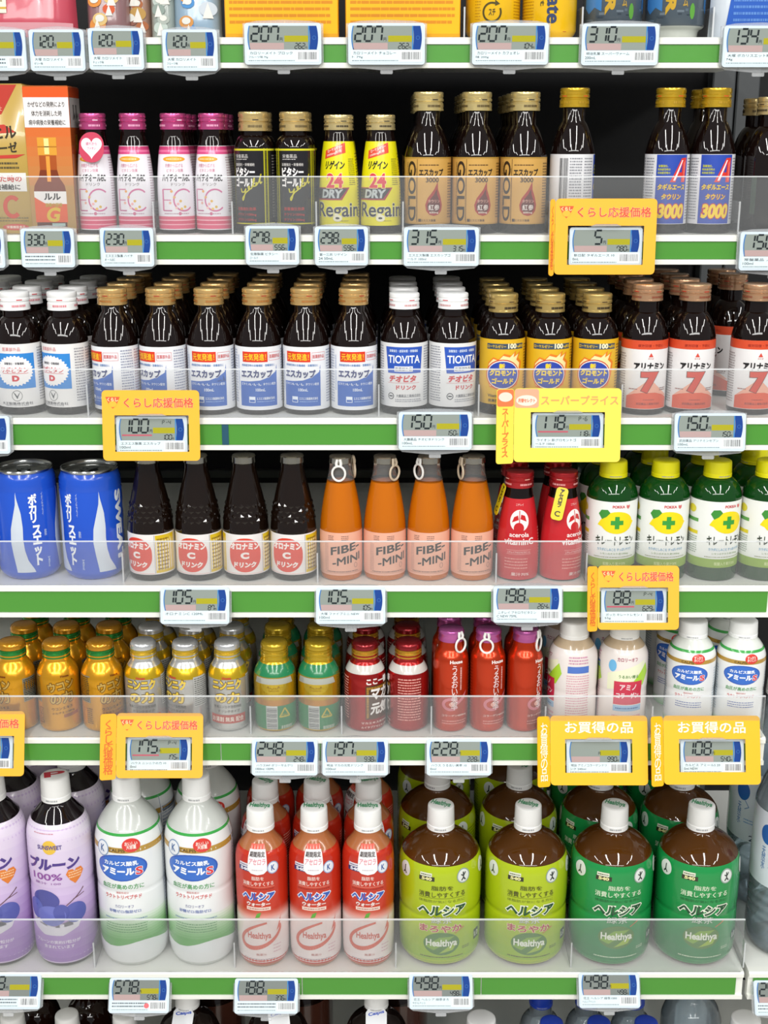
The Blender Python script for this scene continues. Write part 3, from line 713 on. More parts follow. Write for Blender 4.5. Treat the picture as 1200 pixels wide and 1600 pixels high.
# --- brown bottle, red circle label
R = 25.6
pr = chaikin([(0, 1), (R - 6, 1), (R - 2, 0), (R, 3), (R, 30), (R, 52), (R - .4, 60), (R - 2, 74), (R - 5.5, 92), (R - 10, 110), (R - 12.6, 122), (R - 13, 128), (12.6, 131), (0, 131)], 2)
a = Art()
rr = rrect(-19, 11, 17, 50, 17, 8); a.p(rr, '#d8402c', 2); a.r(-25, 9, 19, 9.5, '#d8a0a0', 1)
a.t('オロナミン', -1, 40.6, 33, 8, '#f2e8e4', 3, .06); a.t('C', -1, 30.2, 9.4, 7.6, '#f2e8e4', 3, .07); a.t('ドリンク', -1, 19.6, 25, 6.6, '#f2e8e4', 3, .06, shear=.1)
a.r(21, 9.5, 46, 52.6, '#d8b818', 1); a.dash(23, 12, 37, 50, 9, '#8a6a18', 2, .4); a.r(-46, 9.5, -26, 52.6, '#d8b818', 1); a.stroke([(20, 9), (20, 53)], .5, '#8a8a98', 2)
ORO = [('body', lathe('body', pr, [M('#150b06', 'glass')])), ('label', wrap('label', a, pr, 8, 54, '#e6e2e0', 'paper'))]
# raised diamond band on the shoulder
def diamond(prof):
    fn = rfun(prof); v, f = [], []
    for row in range(4):
        for k in range(18):
            z = 68 + row * 5.6; an = 2 * pi * (k + (row % 2) * .5) / 18; r, s = fn(z); i = len(v)
            for da, dz, o in ((-.15, 0, .05), (0, -2.6, .05), (.15, 0, .05), (0, 2.6, .05), (0, 0, .9)):
                q = fn(z + dz)[0] + o; v.append((q * sin(an + da) * .001, -q * cos(an + da) * .001, (z + dz) * .001))
            f += [(i, i + 1, i + 4), (i + 1, i + 2, i + 4), (i + 2, i + 3, i + 4), (i + 3, i, i + 4)]
    me = bpy.data.meshes.new('relief_band'); me.from_pydata(v, [], f); return finish(me, [M('#150b06', 'glass')], ang=10)
ORO.append(('body/relief_band', diamond(pr)))
product('oro', 'drink_bottle', 'bottle', 'brown bottle with red disc label', 'brown bottles with red disc labels', R, ORO + crown(13.4, 130, 138.5))
RING_F = ring_pull(13.4, 135, -8); RING_L = ring_pull(13.4, 135, -70, True); RING_R = ring_pull(13.4, 135, 70, True); RING_S = ring_pull(13.4, 135, -45, True, 13)
def clear_ring(side): return ring_pull(13.4, 135, side, False)

# --- orange bottle, salmon label
R = 23.6
full = chaikin([(0, 1), (R - 6, 1), (R - 2, 0), (R, 3), (R, 30), (R, 56), (R - .5, 66), (R - 3, 84), (R - 6.5, 102), (R - 9.5, 114), (R - 11, 124), (12.4, 128), (12.4, 131), (0, 131)], 2)
liq = [q for q in full if q[1] <= 112]; liq = liq + [(0, 112)]
nk = [(liq[-2][0], 112)] + [q for q in full if 112 < q[1]]
a = Art()
a.dash(-15, 47, -8, 53, 3, '#7a5a54', 3, .35); a.dash(0, 47, 8, 53, 3, '#7a5a54', 3, .35); a.vdash(-20, 12, -15, 44, 3, '#b88a7c', 2, .4)
a.t('FIBE-', 5, 38, 34, 9, '#241c1c', 3, .024, vsh=.2); a.t('-MINI', 6.5, 25, 33, 9, '#241c1c', 3, .024, vsh=.2)
a.r(-20, 9.5, 24, 10, '#b88a7c', 2); a.dash(-17, 10.6, 20, 12.2, 1, '#5a4440', 3); a.ring(17, 18, 2.2, 3, .4, '#7a5a54', 3)
FIB = [('body', lathe('body', liq, [M('#e67c0c', 'amber')])), ('neck', lathe('neck', nk, [NECKGLASS])), ('label', wrap('label', a, full, 7, 56, '#e6ac94', 'paper'))]
product('fib', 'drink_bottle', 'bottle', 'orange bottle with salmon label', 'orange bottles with salmon labels', R, FIB + crown(13, 130, 138, '#c8c2b4'))

# --- red sleeved vitamin bottle
R = 23.4
pr = chaikin([(0, 1), (R - 6, 1), (R - 2, 0), (R, 3), (R, 25), (R - .5, 45), (R - 3, 68), (R - 6.4, 88), (R - 8.4, 96), (R - 9.2, 104), (R - 9.2, 110), (0, 110)], 2)
a = Art()
a.e(0, 69, 12, 12, '#efe4e2', 2); a.e(-.6, 61, 6.2, 6, '#c02024', 3); a.stroke([(0, 80), (0, 62)], 1.1, '#c02024', 3)
a.p([(-1, 70), (-9.5, 67), (-7, 73), (-2, 75)], '#c02024', 3); a.p([(1, 71), (9, 68), (7, 74.5), (2, 76)], '#c02024', 3)
a.t('ニチレイ', 0, 86.5, 11, 2.6, '#f0c8c4', 3, .01); a.t('acerola', 0, 53.5, 23, 5, '#f2e2e0', 3, .02); a.t('vitaminC', 0, 46, 35, 7.6, '#f2e2e0', 3, .025)
a.r(-14, 36, 14, 36.4, '#e89a94', 2); a.t('ニチレイアセロラビタミンC', 0, 33.8, 26, 2.6, '#f0c8c4', 3, .01); a.r(-14, 31.4, 14, 31.8, '#e89a94', 2)
a.dash(-16, 14, 10, 28, 4, '#e0948c', 2, .35); a.t('果汁70%', 2, 8.6, 20, 4, '#f2d8d4', 3, .01); a.dash(28, 12, 44, 60, 14, '#e0948c', 2)
yt = Art(); yt.t('アセロラ', 0, 1.4, 5.6, 26, '#c0302a', 1, .05, vert=True)
yt2 = Art(); yt2.t('C', 0, -10, 6, 6, '#3a3018', 2, .03); yt2.t('アセロラ', 0, 7, 5.2, 20, '#3a3018', 1, .05, vert=True)
YT = [('neck_tag', plate('neck_tag', rrect(-6.5, -17, 6.5, 19, 4), [], .5, [M('#dcc81c', 'gloss')]), (-.0185, -.014, .088), (radians(-16), radians(10), radians(-48))), ('neck_tag/tag_print', flat('tag_print', yt2, 'gloss'))]
YT2 = [('neck_tag', plate('neck_tag', rrect(-6.5, -17, 6.5, 19, 4), [], .5, [M('#dcc81c', 'gloss')]), (-.0215, -.004, .088), (radians(-14), radians(8), radians(-78))), ('neck_tag/tag_print', flat('tag_print', yt2, 'gloss'))]
product('ace', 'drink_bottle', 'bottle', 'red-capped bottle in red sleeve with white berry emblem', 'red sleeved bottles', R,
        [('body', lathe('body', pr, [M(BROWN, 'glass')])), ('label', wrap('label', a, pr, 2, 92.5, '#c0232a', 'gloss', curved=True))] + ropp(15.6, 104, 121, '#c22a30', 'foil', '#e8a0a0', '#e0b0a0'))

# --- green bottle, lemon label
R = 28.2
pr = shouldered(R, 93, 13, 114, 126, .75)
a = Art()
a.r(-89, 16, 89, 26, '#8aa83c', 1); a.t('炭酸入り果汁30%', 0, 20.6, 26, 4, '#cfdc9c', 2, .02); a.dash(-24, 27.4, 24, 29, 1, '#8a9060', 2)
a.e(1, 67.5, 18.4, 12.5, '#ecd411', 2); a.p([(-17, 71), (-21, 64.5), (-15, 62)], '#ecd411', 2); a.p([(-16, 71), (-20, 77), (-17, 81.5), (-10, 82), (-7, 78.5), (-11, 74)], '#3a8a34', 3); a.p([(18, 70), (21.4, 68), (18, 63)], '#ecd411', 2)
a.r(-1.7, 60.5, 3.3, 74.5, '#36963a', 4); a.r(-6.2, 65, 7.8, 70, '#36963a', 4)
a.t('POKKA', 2, 85.5, 14, 3.2, '#c84a50', 3, .04); a.fan([(11, 87.4), (11, 84.6), (13, 82.6), (15, 84.6), (15, 87.4), (13, 86.6)], '#d06a68', 3)
a.t('キレートレモン', 0, 47, 45, 10.5, '#22301e', 3, .03); a.t('カラダにしみこむ すっぱいチカラ', 0, 37, 40, 3.4, '#5c9ac0', 3, .02); a.t('レモンのチカラ 約1350mg', 0, 32, 32, 2.6, '#7a9a50', 3, .01)
for u in (44, -44):
    a.r(u - 10, 66, u + 10, 70, '#5a9a4a', 2); a.r(u - 10, 52, u + 10, 56, '#d8c828', 2); a.dash(u - 10, 30, u + 10, 50, 8, '#9aa89a', 2); a.e(u, 80, 6, 4.6, '#d8cc3a', 2)
product('lem', 'drink_bottle', 'bottle', 'yellow-capped green bottle with lemon label', 'green bottles with lemon labels', R,
        [('body', lathe('body', pr, [M('#0b3d10', 'glass')])), ('label', wrap('label', a, pr, 16, 91, '#e6e8e4', 'paper'))] + petcap(15.6, 114, 132, '#dcd50e'))

# --- small metal bottle cans
R = 24.2
bc = chaikin([(0, 3), (R - 8, 3), (R - 5.5, 0), (R - 3, .4), (R - .6, 3), (R, 6), (R, 40), (R, 60), (R - .8, 67), (R - 3.4, 74), (R - 7, 79.4), (15.6, 82), (15.2, 84), (15.2, 94), (0, 94)], 2)
def bcap(col, band, z0=86, z1=104, R=15.6, bandmat='foil'):
    pr = [(R - 1, z0), (R, z0), (R + .1, z0 + 1.4), (R - .9, z0 + 2.2), (R - .9, z0 + 2.8), (R, z0 + 3.8), (R, z0 + 5.2), (R - .9, z0 + 6), (R - .9, z0 + 6.6), (R, z0 + 7.6), (R - .2, z0 + 9), (R - 1, z0 + 9.4)]
    top = [(R - 1, z0 + 9.4), (R, z0 + 10), (R, z0 + 12.4), (R - .4, z1 - 3.4), (R - 1.3, z1 - 1.7), (R - 2.8, z1 - .5), (R - 4.6, z1), (0, z1)]
    return [('cap', lathe('cap', top, [M(col, 'foil')], seg=48, ribs=(z0 + 9.9, z0 + 12.5, .3), ang=30)), ('cap_band', lathe('cap_band', pr, [M(band, bandmat)], seg=40, ang=30))]
a = Art()
a.t('ウコンの', -1, 56, 22, 10, '#b8862c', 3, .05, rot=12, ol=('#7a4c14', .05))
a.f = []
a.t('ウコン', 1, 57, 30, 11, '#d9b45c', 3, .04, rot=10, ol=('#7c5014', .06)); a.t('の力', 1, 42.5, 26, 14, '#d9b45c', 3, .03, rot=8, ol=('#7c5014', .06))
a.t('ウコンエキス', 1, 30, 24, 3.4, '#6a4010', 3, .01, rot=6); a.t('クルクミン30mg', 2, 24.6, 26, 3, '#6a4010', 3, .01, rot=6); a.p([(2, 18), (20, 20), (20, 24), (2, 22)], '#b06a3c', 3); a.t('House', 6, 68, 10, 2.6, '#8a3c14', 3, .03)
a.r(-44, 36, -24, 68, '#9a9a8c', 2); a.dash(-43, 37, -25, 67, 14, '#4a4a40', 3, .45); a.dash(-30, 10, -22, 30, 8, '#8a5c14', 3)
a.r(30, 36, 50, 64, '#9a9a8c', 2); a.dash(31, 37, 49, 63, 12, '#4a4a40', 3, .45)
product('ukon', 'bottle_can', 'can', 'golden metal bottle can with green cap band', 'golden bottle cans with green bands', R,
        [('body', lathe('body', bc, [M('#e0a01c', 'foil')], seg=44)), ('label', wrap('label', a, bc, kind='foil', off=.08))] + bcap('#c98c1e', '#2c8a3c'))
a = Art()
a.r(-77, 64, 77, 76, '!#d8b420', 1)
a.t('ニンニク', 0, 58, 36, 12, '#e0c048', 3, .05, ol=('#6a5218', .06)); a.t('の力', 0, 42.5, 30, 13, '#e0c048', 3, .05, ol=('#6a5218', .06)); a.t('House', 0, 66, 11, 3, '#b83a34', 3, .04)
a.t('無臭ニンニク活性持続', 0, 31.6, 34, 3.4, '#4a4640', 3, .01); a.t('ドリンクタイプ', 2, 26, 26, 3, '#4a4640', 3, .01); a.r(-22, 11, 23, 21.6, '#b0463c', 2); a.t('お湯割 無臭 配合', 0, 16.2, 40, 6, '#e8d8cc', 3, .02)
a.r(27, 30, 46, 66, '#b4b4b0', 2); a.dash(28, 31, 45, 65, 14, '#5a5a58', 3, .45); a.r(-50, 30, -30, 66, '#b4b4b0', 2); a.dash(-49, 31, -31, 65, 14, '#5a5a58', 3, .45)
product('nin', 'bottle_can', 'can', 'silver and yellow metal bottle can', 'silver and yellow bottle cans', R,
        [('body', lathe('body', bc, [M('#c6c6c4', 'foil')], seg=44)), ('label', wrap('label', a, bc, kind='gloss', off=.08, curved=True))] + bcap('#d4d6d8', '#dcb83a'))
a = Art()
a.r(-77, 67, 77, 80, '#1f7a4c', 1); a.r(-77, 2.5, 77, 33, '#2a7a4a', 1); a.r(-77, 33, 77, 40, '!#c88a2c', 1); a.e(0, 57, 15, 10, '!#d2b43a', 2)
a.p([(-24, 59), (24, 59), (22, 66), (-22, 66)], '#a8aaa0', 3); a.dash(-23, 59.6, -15, 65.6, 4, '#8a8a84', 4)
for x in (-6, 6): a.e(x, 56, 1.2, .9, '#8a6a1c', 4, 8)
a.dash(-6, 50, 6, 56, 2, '#9a7a1c', 3, .4); a.r(-9, 3, 4, 33, '#c4c6c2', 2)
for k in range(13): a.r(-8.4, 5 + k * 2.05, 3.4, 5 + k * 2.05 + (1.2 if k % 3 else .7), '#55585a', 3)
for k in range(3):
    an = radians(90 + 120 * k); bn = radians(90 + 120 * (k + 1)); a.stroke([(12.5 + 7 * cos(an), 23 + 7 * sin(an)), (12.5 + 7 * cos(bn), 23 + 7 * sin(bn))], 1.7, '#b8a840', 3)
a.t('アルミ', 12.5, 21.6, 7, 2.6, '#b8a840', 3, .03); a.bars(8, 4.5, 22, 8.5, '#c8ccc0', 3); a.dash(28, 36, 50, 70, 12, '#7a6418', 2)
product('grn', 'bottle_can', 'can', 'gold and green metal bottle can', 'gold and green bottle cans', R,
        [('body', lathe('body', bc, [M('#c9a41e', 'foil')], seg=44)), ('label', wrap('label', a, bc, kind='gloss', off=.08, curved=True))] + bcap('#c4a428', '#c4a428'))
a = Art()
a.r(-77, 70, 77, 79, '#c8c4be', 1); a.t('ここ一番', 10, 62, 30, 8, '#ece6e2', 3, .05); a.r(-6, 16, 27, 57, '#4a2c14', 2); a.vdash(-5.4, 18, -1.6, 56, 1, '#a87a28', 3, .7)
a.t('マカ', 12, 47, 24, 15, '#ece8e4', 4, .05, shear=.1); a.t('元気', 12, 29, 24, 15, '#ece8e4', 4, .05, shear=.1); a.dash(-4, 52, 26, 56, 1, '#a87a28', 3, .7)
a.t('マカエキス末200mg', 8, 11.6, 38, 3.4, '#e8d8d0', 3, .02); a.t('ムイラプアマエキス配合', 8, 6.6, 38, 2.8, '#e8d8d0', 3, .02)
for u in (-42, 53): a.dash(u - 14, 14, u + 14, 66, 16, '#d89a90', 2, .4, 1.2, 5)
product('maca', 'bottle_can', 'can', 'dark red metal bottle can with gold cap band', 'dark red bottle cans', R,
        [('body', lathe('body', bc, [M('#a81c1c', 'foil')], seg=44)), ('label', wrap('label', a, bc, kind='gloss', off=.08, curved=True))] + bcap('#8e1a20', '#c8962c'))
# tall slim red bottle cans with lilac caps
R = 20.2
pr = chaikin([(0, 3), (R - 7, 3), (R - 5, 0), (R - 2, .6), (R, 5), (R, 50), (R, 82), (R - 1, 90), (R - 5, 97), (14.4, 101), (13.6, 106), (13.4, 112), (0, 112)], 2)
a = Art()
a.t('House', 4, 86, 15, 4, '#ece0dc', 3, .04); a.t('うるおい美率', 2, 55, 7.5, 54, '#e8d4d4', 3, .01, vert=True)
a.vdash(8, 52, 11, 80, 1, '#e0a8a0', 3, .6); a.ring(-2, 35, 10, 8, 3.4, '#c8707c', 2, 20, 330); a.p([(6, 38), (18, 50), (14, 40), (4, 33)], '#c8707c', 2); a.e(-1, 35, 3, 2.6, '#e0a090', 3)
a.t('コラーゲン4000mg', 3, 21, 30, 3.4, '#e8c8c0', 3, .02); a.dash(-12, 10, 18, 16, 2, '#d8948c', 2, .4); a.dash(24, 14, 44, 80, 18, '#c86a54', 2)
cp = [(12.6, 107), (14.6, 107), (14.4, 110), (14, 114), (14.6, 115), (14.6, 117), (13.6, 119.4), (11.6, 120.4), (0, 120.6)]
product('uru', 'bottle_can', 'can', 'slim red bottle can with lilac cap', 'slim red bottle cans with lilac caps', R,
        [('body', lathe('body', pr, [M('#c83a14', 'foil')], seg=40)), ('label', wrap('label', a, pr, kind='gloss', off=.08)), ('cap', lathe('cap', cp, [M('#c060a4', 'foil')], seg=40))])
URING = [ring_pull(14.2, 118, 35), ring_pull(14.2, 118, -30), ring_pull(14.2, 118, 22)]

# --- white plastic bottles on the fifth shelf
R = 29.4
def milkbottle(R, H, waist): return chaikin([(0, 2), (R - 8, 2), (R - 4, 0), (R - 1, 2), (R, 7), (R, 40), (R - waist, 46), (R, 52), (R, 84), (R - 1.6, 92), (R - 7, 101), (R - 12, 106), (15.6, 109), (15, 112), (0, 112)], 2)
pr = milkbottle(R, 124, .8)
a = Art()
a.p([(-24, 70), (24, 86), (24, 62), (-24, 50)], '#e6e8c8', 1); a.p([(-92, 66), (-40, 78), (-34, 60), (-60, 44), (-92, 50)], '#a6d236', 2); a.p([(8, 62), (26, 82), (30, 70), (22, 56), (10, 54)], '#a6d236', 2)
a.t('カロリーオフ', 0, 88, 25, 4.4, '#a04a60', 3, .02); a.t('うるおい贈る', 2, 68, 24, 4, '#5a8a4a', 3, .02); a.r(-15, 34, 20, 62, '#c8304c', 3); a.t('アミノ', 2, 55, 20, 7, '#eedce0', 4, .03); a.t('コラーゲン', 2, 45, 28, 7, '#eedce0', 4, .03)
a.r(-15, 26, 20, 33, '#9ac0e0', 2); a.dash(-12, 28, 17, 31, 1, '#4a7ab0', 3); a.e(-18, 80, 5, 7, '#6ab0dc', 2); a.dash(-16, 12, 20, 22, 2, '#e0a0b0', 2)
for u in (50, -52):
    a.r(u - 13, 72, u + 13, 80, '#4a70c0', 2); a.dash(u - 12, 82, u + 12, 92, 3, '#c890a8', 2); a.dash(u - 14, 10, u + 14, 70, 20, '#d49aa8', 2, .4)
product('ami', 'drink_bottle', 'bottle', 'white plastic bottle with red panel and lime swoosh', 'white bottles with lime swooshes', R,
        [('body', lathe('body', pr, [M('#b9a488', 'gloss')], seg=44)), ('label', wrap('label', a, pr, 3, 98, '#e4dcd8', 'gloss', curved=True))] + petcap(17.4, 107, 126, '#ecebe8'))
def amiel_art(R, z0, zt, k=1.0, big=False):
    a = Art(); w = R / 29.4
    a.r(-pi * R, zt - 3, pi * R, zt - .2, '#3aa048', 2)
    a.r(-pi * R, zt - 17 * k, pi * R, zt - 12 * k, '#b08c3c', 1)
    a.t('CALPIS', -4 * w, zt - 14.5 * k, 15 * w, 3 * k, '#5a4420', 3, .02); a.e(9 * w, zt - 10 * k, 8 * w, 6 * k, '#d23c34', 4); a.t('おいしい\n大容量' if big else 'すっきり\nおいしい', 9 * w, zt - 10 * k, 11 * w, 6.4 * k, '#f0dcd4', 5, .03)
    c = zt - 31 * k
    a.e(-1 * w, c, 23 * w, 12.6 * k, '#2454b4', 2); a.e(-1 * w, c, 21.6 * w, 11.4 * k, '#2f68c4', 3) 
    a.t('カルピス酸乳', -1 * w, c + 4.5 * k, 30 * w, 4.4 * k, '#e8eef6', 5, .04); a.t('アミール', -4 * w, c - 3.2 * k, 29 * w, 7 * k, '#eef2f8', 5, .06); a.t('S', 14.5 * w, c - 3.2 * k, 6 * w, 7.4 * k, '#d8303c', 5, .03, ol=('#f0e8ec', .04))
    a.t('血圧が高めの方に', -1 * w, c - 18 * k, 38 * w, 5 * k, '#4a9a58', 3, .02); a.t('機能性成分', -1 * w, c - 24 * k, 11 * w, 2.2 * k, '#c85a5a', 3, 0); a.t('ラクトトリペプチド', -1 * w, c - 28 * k, 33 * w, 4 * k, '#c84848', 3, .02)
    return a, c
a, c = amiel_art(R, 3, 98, .92)
a.dash(-16, c - 40, 16, c - 32, 3, '#6a7ab0', 2, .4); a.grad(-92, 3, 92, 14, '#6ab06a', '#e6e8e6', 8, 1)
for u in (46, -46): a.dash(u - 12, 20, u + 12, 76, 18, '#9ab0c0', 2, .4)
product('ams', 'drink_bottle', 'bottle', 'small white bottle with blue oval and green ring', 'small white bottles with blue ovals', R,
        [('body', lathe('body', pr, [M('#d8dcd6', 'gloss')], seg=44)), ('label', wrap('label', a, pr, 3, 98, '#e6e8e8', 'gloss', curved=True))] + petcap(17.2, 108, 127, '#eeefef'))

# --- large plastic bottles on the sixth shelf
def pet(R, H, sh, neck=15, waist=1.2, wz=None, foot=14, dome=(.9, .6)):
    wz = wz or sh * .5
    return chaikin([(0, 4), (R * .55, 3), (R * .74, 0), (R * .86, .6), (R - 1.6, foot * .5), (R, foot), (R, wz - 5), (R - waist, wz), (R, wz + 5), (R, sh - 8), (R - 1, sh),
                    (R * .9, sh + (H - 29 - sh) * .32), (R * .68, sh + (H - 29 - sh) * .66), (neck + 2, H - 31), (neck, H - 26), (neck, H - 12), (0, H - 12)], 2)
R = 36.0
pr = pet(R, 216, 158, 15.5, 1.6, 96, 18)
a = Art()
a.grad(-129, 4, 129, 100, '#9166b4', '#cdb9dc', 10, 1); a.grad(-129, 100, 129, 171, '#cdb9dc', '#e0d6e6', 5, 1)
a.t('SUNSWEET', 0, 148, 28, 5, '#5a4a8c', 4, .03); a.e(0, 148, 8, 8, '#e0b840', 3); a.t('プルーン', 2, 128, 62, 15, '#4a3484', 4, .06, shear=.15); a.t('100%', -6, 113, 36, 8, '#8a4a9a', 4, .02); a.t('果汁 100', -6, 105, 32, 3, '#9a6aa8', 4, .01)
a.fan([(26, 102), (20, 108), (16, 115), (19, 120), (24, 119.6), (26, 117), (28, 119.6), (34, 120), (37, 115), (33, 108)], '#dc7a2c', 4); a.dash(19, 109, 34, 118, 3, '#f0c090', 5, .5)
for x, y, rx, ry, c in ((-10, 84, 17, 12, '#4a4c94'), (-24, 72, 11, 12, '#5a62b0'), (24, 68, 13, 12, '#565ca8'), (-4, 66, 17, 12, '#6a70bc'), (8, 70, 9, 10, '#4e54a0')):
    a.e(x, y, rx, ry, c, 4 + [84, 72, 68, 66, 70].index(y) * .6)
a.stroke([(14, 78), (26, 86), (36, 94)], 1.2, '#6a4a58', 4); a.stroke([(22, 84), (36, 88)], .9, '#6a4a58', 4); a.fan([(-36, 68), (-30, 50), (-14, 42), (8, 42), (26, 50), (34, 66), (22, 54), (0, 51), (-22, 55)], '#d6d2de', 3)
a.t('プルーンの実約57粒分が', 0, 34, 54, 4.4, '#e6dcee', 4, .02); a.t('含まれています', 2, 28, 36, 4.4, '#e6dcee', 4, .02); a.dash(-20, 162, 6, 164, 1, '#c88a9a', 3)
for u in (75, -75): a.dash(u - 16, 20, u + 16, 150, 30, '#8a78a8', 2, .35)
product('pru', 'drink_bottle', 'bottle', 'large lilac juice bottle with plum picture', 'large lilac juice bottles', R,
        [('body', lathe('body', pr, [M('#160f12', 'glass')], seg=48)), ('label', wrap('label', a, pr, 3, 171, '#cdb9dc', 'gloss', curved=True, ustep=5))] + petcap(16.6, 189, 216, '#efefee', 'P', '#c83040', 20))
R = 40.0
pr = pet(R, 214, 148, 15.5, 1.2, 92, 18)
a, c = amiel_art(R, 4, 161, 1.24, True)
a.e(-24, 143, 9, 9, '#dfe4ea', 4); a.ring(-24, 143, 9, 9, 1.2, '#7a94b8', 5); a.t('K', -24, 143, 6, 8, '#4a6a9a', 5, .03)
a.t('カロリーオフ', 0, c - 46, 22, 3.6, '#6a6a9a', 3, .01); a.t('砂糖ゼロ/脂肪ゼロ', 0, c - 52, 38, 3.8, '#6a7ab0', 3, .02); a.dash(-26, c - 63, 26, c - 60, 1, '#8aa0b8', 3)
a.grad(-129, 34, 129, 66, '#58a24c', '#e0e8e0', 10, 1)
for k in range(24):
    x0 = -129 + 258 * k / 24; x1 = x0 + 258 / 24; a.p([(x0, 20), (x1, 20), (x1, 30 + 4 * sin(x1 * .07)), (x0, 30 + 4 * sin(x0 * .07))], '#e2e6e8', 3); a.p([(x0, 30 + 4 * sin(x0 * .07)), (x1, 30 + 4 * sin(x1 * .07)), (x1, 36), (x0, 36)], '#58a24c', 2)
a.dash(-26, 44, 26, 56, 4, '#4a8a50', 3, .3)
for u in (75, -75): a.r(u - 17, 40, u + 17, 150, '#dce0e4', 1); a.dash(u - 16, 44, u + 16, 148, 26, '#8a9cb8', 2, .35); a.stroke([(u - 18, 40), (u - 18, 160)], .8, '#8a98b0', 2)
product('aml', 'drink_bottle', 'bottle', 'large white bottle with blue oval and green base', 'large white bottles with blue ovals', R,
        [('body', lathe('body', pr, [M('#c4c8c4', 'gloss')], seg=48)), ('label', wrap('label', a, pr, 3, 161, '#e4e7e8', 'gloss', curved=True, ustep=5))] + petcap(16.6, 187, 214, '#eff0f0'))
R = 29.6
pr = pet(R, 178, 128, 14.5, .8, 66, 12)
a = Art()
a.grad(-98, 3, 98, 58, '#e6dcdc', '#e2cfcc', 4, 1); a.grad(-98, 58, 98, 72, '#e2cfcc', '#c0321a', 10, 1); a.grad(-98, 72, 98, 137, '#c0321a', '#b82a18', 4, 1)
a.e(18, 120, 7, 7, '#dfe4ee', 4); a.ring(18, 120, 7, 7, 1, '#8a9ac0', 5); a.t('K', 18, 120, 4.4, 6.4, '#3a5a9a', 5, .03); a.r(-24, 116, -7, 121, '#2a3468', 4); a.r(-23, 121, -10, 125, '#d8d4dc', 4); a.t('540', -15, 118.6, 12, 3.6, '#e0e0ea', 5, .05); a.dash(-22, 122, -11, 124, 1, '#5a4a78', 5)
a.t('脂肪を', 0, 109, 14, 4.4, '#ead0c8', 4, .02); a.t('消費しやすくする', 0, 102.5, 36, 5, '#ead0c8', 4, .02); a.r(-19, 98.4, 19, 98.9, '#d8907c', 3); a.dash(-19, 95, 19, 97, 1, '#8a1c10', 3)
a.t('ヘルシア', 0, 87.5, 38, 9.5, '#2a55b0', 4, .05, shear=.1, ol=('#dfe6f4', .09)); a.t('ウォーター', 0, 78.6, 27, 5, '#ecdcd8', 4, .05, ol=('#a02818', .05)); a.r(-14, 71, 14, 75, '#e6cfc4', 3); a.dash(-12, 72, 12, 74, 1, '#a05a48', 4)
a.p([(-4, 62), (-2, 67), (3, 69), (1, 63)], '#5aa03a', 4)
pts = []
for k in range(41):
    t = radians(60 + 300 * k / 40); w = 4.6 * (1 - abs(k - 22) / 34) + .6; x, y = 25 * cos(t), 12.5 * sin(t); pts.append((x * cos(.42) - y * sin(.42) + 2, x * sin(.42) + y * cos(.42) + 41, w))
for (x0, y0, w0), (x1, y1, w1) in zip(pts[:-1], pts[1:]):
    d = hypot(x1 - x0, y1 - y0); nx, ny = -(y1 - y0) / d, (x1 - x0) / d; a.p([(x0 + nx * w0 / 2, y0 + ny * w0 / 2), (x0 - nx * w0 / 2, y0 - ny * w0 / 2), (x1 - nx * w1 / 2, y1 - ny * w1 / 2), (x1 + nx * w1 / 2, y1 + ny * w1 / 2)], '#d05a44', 4)
a.p([(27, 62), (24, 48), (20, 44), (23, 52)], '#d05a44', 4); a.t('Healthya', 0, 40, 27, 10, '#c8503c', 5, .02); a.t('無果汁', 2, 18, 12, 3, '#c07a74', 4, .01); a.dash(16, 18, 26, 30, 3, '#d0a4b0', 3, .3); a.dash(-20, 11, 20, 13, 1, '#a88890', 3)
for u in (58, -58): a.dash(u - 14, 74, u + 14, 122, 16, '#e0a898', 2, .35); a.dash(u - 14, 14, u + 14, 56, 14, '#c0a0a0', 2, .35)
b = Art(); b.p([(-11, 118), (-7, 114.6), (0, 113.4), (7, 114.6), (11, 118), (11, 143), (-11, 143)], '#ecebec', 1); b.r(-11, 139.5, 11, 144, '#d8503c', 2)
for k in range(5): b.p([(-9 + k * 4.4, 140), (-8 + k * 4.4, 140), (-8.5 + (k - 2) * .6 + k * 4.4, 143.6)], '#f0d0c4', 3)
b.t('期間限定', 0, 135.4, 19, 5, '#3a2a2a', 3, .03); b.t('アセロラ', 0, 128, 19, 6.4, '#d88a98', 3, .02, shear=.12); b.dash(-6, 118, 6, 120, 1, '#c8c0c8', 3)
product('hw', 'drink_bottle', 'bottle', 'red water bottle with white base and neck sticker', 'red and white water bottles', R,
        [('body', lathe('body', pr, [M('#a8663c', 'gloss')], seg=44)), ('label', wrap('label', a, pr, 3, 137, '#c0321a', 'gloss', curved=True)), ('neck_label', wrap('neck_label', b, pr, kind='paper', off=.9, curved=True))] + petcap(15.8, 154, 178, '#efefee', 'Healthya', '#2a9460', 0))
R = 47.4
